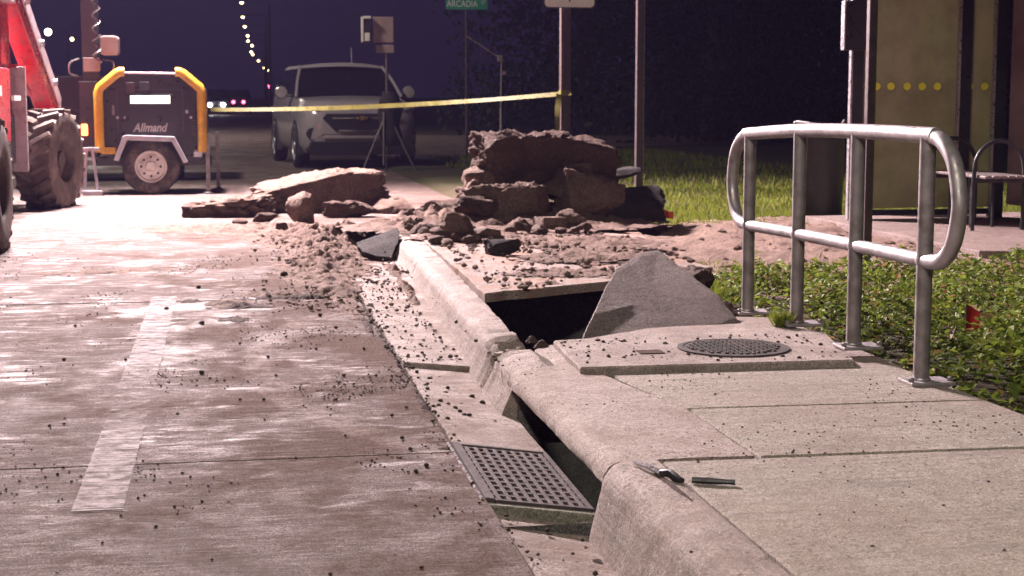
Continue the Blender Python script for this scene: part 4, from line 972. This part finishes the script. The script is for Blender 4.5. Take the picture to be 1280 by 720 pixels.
for (px, yb, dy) in ((258, 248, -.02), (270, 239, .9)):
    jx = X_(px); MB().box((jx, dy, .36), (.05, .05, .78)).build('jack_leg', 'stand_metal', lt, bevel=.004); MB().lathe([(.07, 0), (.07, .012), (.03, .03)], (jx, dy, 0), n=14).build('jack_foot', 'stand_metal', lt)
    MB().box((jx - .08, dy, .52), (.16, .04, .04)).build('outrigger', 'stand_metal', lt)
MB().box((X_(134), .0, Z_(186)), (.17, .05, .085)).build('marker_plate', 'yellow_guard', lt, bevel=.006)
MB().box((X_(246), -.03, Z_(191)), (.10, .05, .06)).build('hitch_bracket', 'fender_alu', lt, bevel=.006)
# rear stabiliser frame
sx_ = X_(112)
for dx in (-.07, .05): MB().box((sx_ + dx, -.1, .28), (.035, .06, .58), (0, R(-6 if dx > 0 else 4), 0)).build('stabiliser_post', 'fender_alu', lt, bevel=.004)
MB().box((sx_, -.1, .56), (.2, .07, .04)).build('stabiliser_beam', 'fender_alu', lt, bevel=.004); MB().box((sx_ + .01, -.1, .03), (.24, .16, .06)).build('stabiliser_foot', 'fender_alu', lt, bevel=.006)
# mast with coiled cable, one lowered floodlight and the lit heads at the top
mx = X_(112)
for i, (z0_, z1_, ww) in enumerate(((.5, 2.4, .20), (1.9, 4.6, .15), (4.3, 6.6, .11))): MB().box((mx, .35, (z0_ + z1_) / 2), (ww, ww, z1_ - z0_)).build('mast_section', 'black_plastic', lt, bevel=.008)
MB().tube([(mx + .09 + .045 * math.cos(a_ * .42), .16 + .045 * math.sin(a_ * .42), 1.60 + a_ * .011) for a_ in range(0, 330)], .012, 5).build('coiled_cable', 'stand_metal', lt, smooth=60)
MB().box((mx + .02, .22, Z_(82)), (.2, .04, .17)).build('control_plate', 'tan_panel', lt, bevel=.006)
MB().box((X_(108.5), .3, .92), (X_(120) - X_(97), .3, .92)).build('control_cabinet', 'black_paint', lt, bevel=.01)
MB().box((X_(103), .14, Z_(161)), (.075, .03, .14)).build('marker_lamp', 'marker_orange', lt, bevel=.012)
MB().prism(rrect(.23, .24, .05), 'y', .08, .34).build('spare_floodlight', 'tan_panel', lt, bevel=.02).location = (X_(137), .1, Z_(58) - .13)
MB().tube(spline([(X_(96), .25, Z_(96)), (X_(86), .2, Z_(92)), (X_(87), .2, Z_(80)), (X_(98), .25, Z_(75))], 4), .014, 6).build('handle', 'stand_metal', lt); MB().tube(spline([(X_(128), .25, Z_(76)), (X_(140), .2, Z_(78)), (X_(142), .2, Z_(86)), (X_(138), .25, Z_(92))], 4), .014, 6).build('handle', 'stand_metal', lt)
MB().box((mx, .35, 6.55), (1.7, .08, .08)).build('lamp_bar', 'stand_metal', lt, bevel=.006)
for i, dx in enumerate((-.7, -.25, .25, .7)):
    hd = MB().lathe([(.08, .12), (.17, .03), (.2, -.10), (.19, -.10)], (0, 0, 0), 'y', 20).build('floodlight', 'stand_metal', lt, smooth=40)
    hd.location = (mx + dx, .25, 6.75); hd.rotation_euler = (R(28), 0, R(10 + 4 * i))
    MB().lathe([(.185, -.085), (.001, -.085)], (0, 0, 0), 'y', 20, False).build('lens', 'flood_white', hd)
for dx in (-.48, .48):
    ld = bpy.data.lights.new('tower_lamp', 'SPOT'); ld.energy = TOWER_W / 2; ld.color = TOWER_C; ld.spot_size = R(150); ld.spot_blend = .85; ld.shadow_soft_size = .22
    lo = bpy.data.objects.new('tower_lamp', ld); COL.objects.link(lo); lo.parent = lt; lo.location = (mx + dx, .02, 6.72)
    d = Vector((.9, 10.5, 0)) - Vector((mx + dx, 20.1, 6.7)); lo.rotation_euler = d.to_track_quat('-Z', 'Y').to_euler()

# dark box trailer behind
bt = thing('box_trailer', 'dark box trailer with red lamp between red machine and light tower', 'trailer', (-2.35, 23.4, 0))
MB().box((.75, .9, .93), (2.0, 1.9, 1.1)).build('box', 'black_paint', bt, bevel=.02)
MB().box((.75, -.06, .42), (2.0, .08, .1)).build('bumper', 'grey_panel', bt, bevel=.01)
MB().box((-.14, -.075, 1.2 + (120 - 102) * 23.6 / F), (.10, .04, .22)).build('tail_lamp', 'tail_dim', bt, bevel=.02)
MB().box((.75, -.055, 1.0), (1.8, .02, .02)).build('trim', 'grey_panel', bt)
for x in (-.1, 1.6): wheel(bt, (x, .5, .34), .34, .2, 'car_rubber', 'grey_panel', 'x', 1 if x > 0 else -1, 0)

# ------------------------------------------------------------------ red telehandler at the left edge
th = thing('telehandler', 'muddy red telehandler with big tyres and sloping boom', 'telehandler', (-1.9, 13.0, 0))
def big_tyre(c, rad, wid, rz):
    ty = MB().lathe([(rad * .5, -wid * .46), (rad * .8, -wid * .5), (rad * .94, -wid * .46), (rad * .965, -wid * .36), (rad * .965, wid * .36), (rad * .94, wid * .46), (rad * .8, wid * .5), (rad * .5, wid * .46)], (0, 0, 0), 'x', 40, False).build('tyre', 'muddy_rubber', th, smooth=45)
    ty.location = c; ty.rotation_euler = (0, 0, rz); b = MB(); n = 20
    for i in range(n):
        for sgn in (-1, 1):
            a_ = 2 * math.pi * (i + (.5 if sgn > 0 else 0)) / n; rr = rad * .985
            m = Matrix.Rotation(a_, 3, 'X') @ Matrix.Rotation(sgn * R(32), 3, 'Z')
            o_ = Matrix.Rotation(a_, 3, 'X') @ Vector((sgn * wid * .23, 0, rr))
            vs = [o_ + m @ Vector((x * wid * .27, y * .028 * (1 if z < 0 else .8), z * .026)) for z in (-1, 1) for y in (-1, 1) for x in (-1, 1)]
            b.add(vs, [(0, 2, 3, 1), (4, 5, 7, 6), (0, 1, 5, 4), (2, 6, 7, 3), (0, 4, 6, 2), (1, 3, 7, 5)])
    kind(b.build('tread_lugs', 'muddy_rubber', ty, bevel=.004, seg=1), 'stuff')
    MB().lathe([(rad * .5, -wid * .3), (rad * .5, wid * .46), (rad * .46, wid * .44), (rad * .4, wid * .2), (rad * .18, wid * .24), (rad * .16, wid * .34), (.001, wid * .35)], (0, 0, 0), 'x', 32, False).build('rim', 'muddy_rubber', ty, smooth=45)
big_tyre((-.02, -.1, .50), .51, .42, 0); big_tyre((-.02, 5.0, .515), .53, .42, R(-16)); big_tyre((-1.75, 5.0, .515), .53, .42, R(-16)); big_tyre((-1.75, -.1, .50), .51, .42, 0)
MB().prism([(-.6, .5), (5.6, .5), (5.7, .75), (5.2, 1.0), (3.2, 1.02), (2.6, .85), (-.5, .95)], 'x', -1.5, -.28).build('chassis', 'grey_panel', th, bevel=.02)
MB().prism([(1.0, .72), (3.9, .72), (4.0, 1.48), (1.0, 1.5)], 'x', -.75, -.27).build('engine_cover', 'red_paint', th, bevel=.03)
MB().prism([(3.95, .70), (4.25, .70), (4.25, 1.50), (3.95, 1.52)], 'x', -.45, -.315).build('side_panel', 'grey_panel', th, bevel=.01)
MB().prism([(4.3, .42), (4.36, .42), (4.36, 1.50), (4.3, 1.50)], 'x', -.31, -.16).build('fender', 'pale_steel', th, bevel=.006)
MB().prism([(4.30, 1.48), (5.5, 1.20), (5.5, 1.25), (4.30, 1.53)], 'x', -.52, -.24).build('fender', 'red_paint', th, bevel=.006)
MB().prism([(3.6, 1.50), (4.3, 1.50), (4.25, 2.12), (3.6, 2.15)], 'x', -.60, -.30).build('boom_tower', 'red_paint', th, bevel=.02)
MB().box((-.42, 3.95, 2.16), (.42, .9, .05)).build('tower_cap', 'pale_steel', th, bevel=.01)
MB().tube([(-.5, 3.7, 2.22), (-.36, 4.1, 2.36), (-.25, 4.3, 2.3)], .06, 8).build('hose', 'pale_steel', th, smooth=40)
a = Vector((-.36, 3.5, 2.72)); c = Vector((-.15, 6.4, 1.05)); d = (c - a)
def beam(a, c, w_, h_, name, mat):
    a, c = Vector(a), Vector(c); t_ = (c - a).normalized(); s_ = t_.cross(Vector((0, 0, 1))).normalized(); u_ = s_.cross(t_)
    rings = [[p + s_ * x * w_ / 2 + u_ * z * h_ / 2 for (x, z) in ((-1, -1), (1, -1), (1, 1), (-1, 1))] for p in (a, c)]
    return MB().loft(rings).build(name, mat, th, bevel=.012)
beam(a, c, .22, .34, 'boom', 'red_paint'); beam(a + Vector((.125, 0, .06)), c + Vector((.125, 0, .06)), .02, .16, 'boom_lit_face', 'pale_steel')  # pale strip paints strong light on the side of the red boom
beam(c + Vector((0, -.3, -.05)), c + Vector((0, .3, -.75)), .3, .2, 'boom_head', 'red_paint')
for kk in (.35, .6, .85): MB().lathe([(.04, 0), (.04, .03), (.02, .04)], tuple(a.lerp(c, kk) + Vector((.14, 0, .05))), 'x', 10).build('pin', 'bright_steel', th)
# cab
cb = MB().prism([(1.1, 1.0), (3.0, 1.0), (3.1, 1.6), (2.8, 2.45), (1.4, 2.45), (1.1, 1.6)], 'x', -1.75, -.85).build('cab', 'car_glass', th, bevel=.02)
MB().prism([(1.3, 2.45), (2.9, 2.45), (2.8, 2.55), (1.4, 2.55)], 'x', -1.78, -.82).build('cab_roof', 'red_paint', cb, bevel=.02)
MB().box((-.14, 3.35, 1.18), (.03, .5, .05)).build('decal', 'label_white', th)
MB().box((-.262, 3.0, 1.25), (.008, .5, .1)).build('decal', 'label_white', th)

# ------------------------------------------------------------------ parked car
car = thing('parked_car', 'pale parked car facing us behind the caution tape', 'car', (2.16, 26.45, 0), R(5)); car.scale = (1.05, 1.05, 1.05)
def sect(y, w_, zb, zt, tw, zc=.02):
    return [(-w_ * .9, y, zb), (-w_, y, zb + .14), (-w_, y, zt - .30), (-w_ * .97, y, zt - .10), (-tw, y, zt), (-tw * .5, y, zt + zc), (0, y, zt + zc * 1.3), (tw * .5, y, zt + zc), (tw, y, zt), (w_ * .97, y, zt - .10), (w_, y, zt - .30), (w_, y, zb + .14), (w_ * .9, y, zb)]
st = [(0, .60, .42, .84, .50), (.03, .74, .34, .92, .60), (.12, .86, .28, 1.0, .70), (.30, .92, .25, 1.045, .76), (.7, .935, .25, 1.075, .80), (1.15, .935, .25, 1.11, .82), (1.4, .935, .25, 1.13, .86), (2.6, .935, .25, 1.13, .88), (3.9, .93, .26, 1.15, .88), (4.4, .89, .30, 1.15, .84), (4.6, .78, .42, 1.05, .7)]
MB().loft([sect(*s) for s in st]).build('body', 'car_white', car, smooth=35)
gl = [[(-.88, 1.22, 1.10), (.88, 1.22, 1.10), (.88, 4.4, 1.13), (-.88, 4.4, 1.13)], [(-.82, 1.5, 1.32), (.82, 1.5, 1.32), (.82, 4.25, 1.33), (-.82, 4.25, 1.33)], [(-.70, 2.0, 1.615), (.70, 2.0, 1.615), (.68, 3.95, 1.62), (-.68, 3.95, 1.62)]]
MB().loft(gl).build('windows', 'car_glass', car, bevel=.03)
rf = [[(-.70, 1.93, 1.60), (-.35, 1.87, 1.625), (0, 1.85, 1.635), (.35, 1.87, 1.625), (.70, 1.93, 1.60), (.70, 4.1, 1.60), (-.70, 4.1, 1.60)], [(-.66, 2.0, 1.65), (-.35, 1.95, 1.685), (0, 1.93, 1.70), (.35, 1.95, 1.685), (.66, 2.0, 1.65), (.64, 4.0, 1.66), (-.64, 4.0, 1.66)]]
MB().loft(rf).build('roof', 'car_white', car, smooth=30)
for sx in (-1, 1):
    MB().tube([(sx * .87, 1.2, 1.12), (sx * .79, 1.6, 1.40), (sx * .69, 2.0, 1.63)], .028, 8).build('pillar', 'car_white', car, smooth=40)
    mr = MB().lathe([(.001, -.04), (.09, -.03), (.11, .02), (.09, .08), (.03, .1)], (sx * 1.06, 1.55, 1.2), 'y', 14).build('mirror', 'car_white', car, smooth=50)
    MB().tube([(sx * .9, 1.5, 1.14), (sx * 1.02, 1.55, 1.17)], .025, 6).build('stalk', 'car_black', mr)
    MB().loft([[(sx * .50, .0, .885), (sx * .74, .05, .93), (sx * .90, .22, .97), (sx * .885, .24, .915), (sx * .76, .07, .865), (sx * .5, .01, .845)], [(sx * .5, .10, .885), (sx * .74, .15, .94), (sx * .88, .3, .97), (sx * .87, .32, .9), (sx * .76, .17, .86), (sx * .5, .11, .84)]]).build('headlight', 'lamp_lens', car, smooth=30)
    MB().lathe([(.09, -.02), (.085, .06), (.001, .06)], (sx * .78, .05, .56), 'y', 16, False).build('fog_lamp_surround', 'car_black', car)
    MB().prism([(.45, .22), (.58, .60), (.78, .76), (1.02, .76), (1.22, .60), (1.36, .22)], 'x', sx * .86, sx * .943).build('wheel_arch', 'car_black', car)
    MB().prism([(3.2, .22), (3.33, .60), (3.53, .76), (3.77, .76), (3.97, .60), (4.1, .22)], 'x', sx * .86, sx * .943).build('wheel_arch', 'car_black', car)
    for wy in (.9, 3.65): wheel(car, (sx * .855, wy, .355), .355, .23, 'car_rubber', 'fender_alu', 'x', sx, 5, rimr=.66)
MB().prism([(-.56, .87), (.56, .87), (.62, .80), (.42, .60), (-.42, .60), (-.62, .80)], 'y', -.02, .12).build('grille', 'car_black', car, bevel=.008)
MB().box((0, -.025, .80), (.95, .02, .018)).build('grille_bar', 'chrome', car); MB().box((-.06, -.03, .605), (.62, .02, .016)).build('grille_bar', 'chrome', car)
em = MB().prism([(-.09, -.016), (-.035, -.016), (-.03, -.035), (.03, -.035), (.035, -.016), (.09, -.016), (.075, .016), (.035, .016), (.03, .035), (-.03, .035), (-.035, .016), (-.10, .016)], 'y', -.005, .005).build('emblem', 'gold', car); em.location = (0, -.04, .80)
MB().prism([(-.80, .44), (.80, .44), (.86, .30), (.78, .22), (-.78, .22), (-.86, .30)], 'y', -.03, .25).build('lower_bumper', 'car_black', car, bevel=.012)
MB().box((.0, -.01, .50), (1.2, .03, .05)).build('bumper_lip', 'car_white', car, bevel=.01)
MB().tube([(.18, 2.0, 1.68), (.17, 2.0, 1.95)], .012, 6).build('antenna', 'edge_alu', car)

# ------------------------------------------------------------------ far traffic and lamps
def far_car(px, py, Y, label, lamp, mat, sep=.62, hz=.7):
    q = aty(px, py, Y); t = thing('distant_car', label, 'car', (q.x, Y, 0)); k = 1
    MB().loft([sect(*s) for s in st[::2]]).build('body', 'car_black', t, smooth=35)
    MB().loft(gl).build('cabin', 'car_glass', t)
    for sx in (-1, 1): MB().lathe([(.11, -.06), (.08, -.10), (.001, -.11)], (sx * sep, 0, q.z), 'y', 12, False).build(lamp, mat, t)
    for sx in (-.8, .8):
        for wy in (.9, 3.6): MB().lathe([(.2, -.1), (.34, -.1), (.34, .1), (.2, .1)], (sx, wy, .34), 'x', 16).build('wheel', 'car_rubber', t)
far_car(270.5, 131, 105, 'distant car driving towards us with bright white headlights', 'headlight', 'head_white', .42)
far_car(298, 127.5, 112, 'distant car driving away with two red tail lights', 'tail_light', 'tail_red', .34)
far_car(258, 125, 130, 'distant car with reddish lights beside the white headlights', 'tail_light', 'tail_dim', .5)
def street_lamp(px, py, hgt, first=[None], mat='lamp_warm', label='lit street lamp in the row running away down the road', group='street lamps along the road', lens=.16):
    d = (hgt - 1.2) * F / max(4, (120.5 - py)); d = min(d, 900); Y = d / 1.0
    q = aty(px, py, Y); t = thing('street_lamp', label, 'street lamp', (q.x, Y, 0), 0, group); z = q.z; s = -1
    MB().tube([(2.2, 0, 0), (2.2, 0, z * .6), (2.2, 0, z)], [.12, .09, .07], 8).build('pole', 'grey_panel', t)
    MB().tube([(2.2, 0, z), (1.2, 0, z + .25), (.2, 0, z + .12)], .045, 6).build('arm', 'grey_panel', t)
    hd = MB().box((0, 0, z + .09), (.55, .26, .12)).build('lamp_head', 'grey_panel', t)
    MB().lathe([(.001, -lens), (lens * .7, -lens * .7), (lens, 0), (lens * .7, lens * .7), (.001, lens)], (0, 0, z), 'z', 12).build('lens', mat, hd)
for i, (px, py) in enumerate([(302, 3), (303.5, 21), (306, 33), (309.5, 44.5), (310, 51), (315, 57), (314, 65), (316, 68), (323, 76), (330, 85), (335, 88)]):
    street_lamp(px, py, 9.0, lens=.14 + .012 * i)
street_lamp(347, 107, 7, mat='lamp_white', label='made-up far lamp standing in for white points by the car', group='made-up lamps for white points', lens=.25); street_lamp(356, 107, 7, mat='lamp_white', label='made-up far lamp standing in for white points by the car', group='made-up lamps for white points', lens=.25)  # added far lamps stand in for white points beside the parked car
street_lamp(60, 40, 9, mat='lamp_white', label='bright white street lamp above the light tower left side', group=None, lens=.4); street_lamp(90, 49, 9, mat='lamp_warm', label='smaller warm street lamp close to the tower mast', group=None, lens=.24)
q = aty(334, 108, 330); t = thing('traffic_signal', 'red traffic signal far down the road', 'traffic signal', (q.x, 330, 0))
MB().tube([(.0, .3, 0), (0, .3, q.z + 1.2)], .1, 8).build('pole', 'grey_panel', t); MB().box((0, .1, q.z - .35), (.5, .3, 1.4)).build('housing', 'black_paint', t)
MB().lathe([(.36, 0), (.2, -.08), (.001, -.1)], (0, -.06, q.z), 'y', 14, False).build('red_lens', 'signal_red', t)
# unseen street lamps added as fill for foreground, car and far road
for (lx, ly, lw, lb) in ((-5.6, -2.2, LAMP_W, 'unseen street lamp added as fill for the drain and walk'), (-6.6, 22.5, LAMP_W * .8, 'unseen street lamp added to light the parked car'), (-8.2, 47.0, LAMP_W * 1.6, 'unseen street lamp added to light the far road')):
  t = thing('street_lamp', lb, 'street lamp', (lx, ly, 0), 0, None)
  if 1:
    MB().tube([(0, 0, 0), (0, 0, 5), (0, 0, 8.4)], [.12, .1, .07], 10).build('pole', 'grey_panel', t, smooth=40); MB().tube([(0, 0, 8.4), (1.0, 0, 8.75), (2.0, 0, 8.7)], .045, 8).build('arm', 'grey_panel', t, smooth=40)
    hd = MB().box((2.3, 0, 8.7), (.7, .3, .14)).build('lamp_head', 'grey_panel', t, bevel=.02); MB().box((2.3, 0, 8.62), (.5, .24, .03)).build('lens', 'flood_white', hd)
    ld = bpy.data.lights.new('fill_light', 'SPOT'); ld.spot_size = R(158); ld.spot_blend = .5; ld.energy = lw; ld.color = LAMP_C; ld.shadow_soft_size = .35
    lo = bpy.data.objects.new('fill_light', ld); COL.objects.link(lo); lo.parent = t; lo.location = (2.3, 0, 8.35)

# ------------------------------------------------------------------ trees added to darken the sky on the right
def tree(loc, hgt, rad, seed, label):
    t = thing('tree', label, 'tree', loc, 0, 'trees added to darken the sky'); rnd = random.Random(seed)
    b = MB(); b.tube([(0, 0, -.1), (.1, 0, hgt * .25), (0, .1, hgt * .55)], [rad * .09, rad * .07, rad * .04], 9)
    for i in range(6):
        a_ = i * 1.05 + rnd.random(); z0 = hgt * rnd.uniform(.25, .45); b.tube([(0, 0, z0), (math.cos(a_) * rad * .35, math.sin(a_) * rad * .35, z0 + hgt * .15), (math.cos(a_) * rad * .7, math.sin(a_) * rad * .7, z0 + hgt * .28)], [rad * .035, rad * .022, rad * .01], 6)
    b.build('trunk', 'bark', t, smooth=50)
    cl = np.array([(max(-.8, min(.8, rnd.gauss(0, .42))) * rad, max(-.8, min(.8, rnd.gauss(0, .42))) * rad, hgt * (.04 + .9 * rnd.random())) for _ in range(95)])
    P = np.concatenate([c_ + np.clip(RNG.normal(0, 1, (190, 3)), -1.7, 1.7) * np.array([.15, .15, .12]) * rad for c_ in cl]); N = RNG.normal(0, 1, P.shape); N[:, 2] += .4
    o = leaf_cloud('crown', P, N, RNG.uniform(.07, .16, len(P)), 'tree_leaf', '', 'x'); del o['label'], o['category'], o['kind']; o.parent = t
    o['kind'] = 'stuff'
for i, (x, y, hh, rr) in enumerate([(13, 42, 13, 4.6), (19, 44, 13, 5), (11.5, 52, 14, 4.6), (17, 58, 15, 5.5), (25, 50, 14, 5.5), (30, 44, 13, 5.5), (22, 62, 16, 6), (35, 56, 15, 6)]):
    tree((x, y, -.03), hh, rr, 500 + i, 'added leafy tree darkening the sky beyond the lawn')

# ------------------------------------------------------------------ night haze lit by the lamps
hz = MB().box((0, 430, 14.5), (700, 930, 32)).build('haze', 'black_plastic'); kind(hz, 'stuff'); tag(hz, 'thin purple night haze hanging over the whole street', 'haze')
hm = bpy.data.materials.new('haze_air'); hm.use_nodes = True; hm.node_tree.nodes.clear()
ho = hm.node_tree.nodes.new('ShaderNodeOutputMaterial'); hv = hm.node_tree.nodes.new('ShaderNodeVolumePrincipled')
hv.inputs['Color'].default_value = (.52, .42, 1.0, 1); hv.inputs['Density'].default_value = .00035; hv.inputs['Anisotropy'].default_value = .3
hm.node_tree.links.new(hv.outputs[0], ho.inputs['Volume']); hz.data.materials.clear(); hz.data.materials.append(hm)
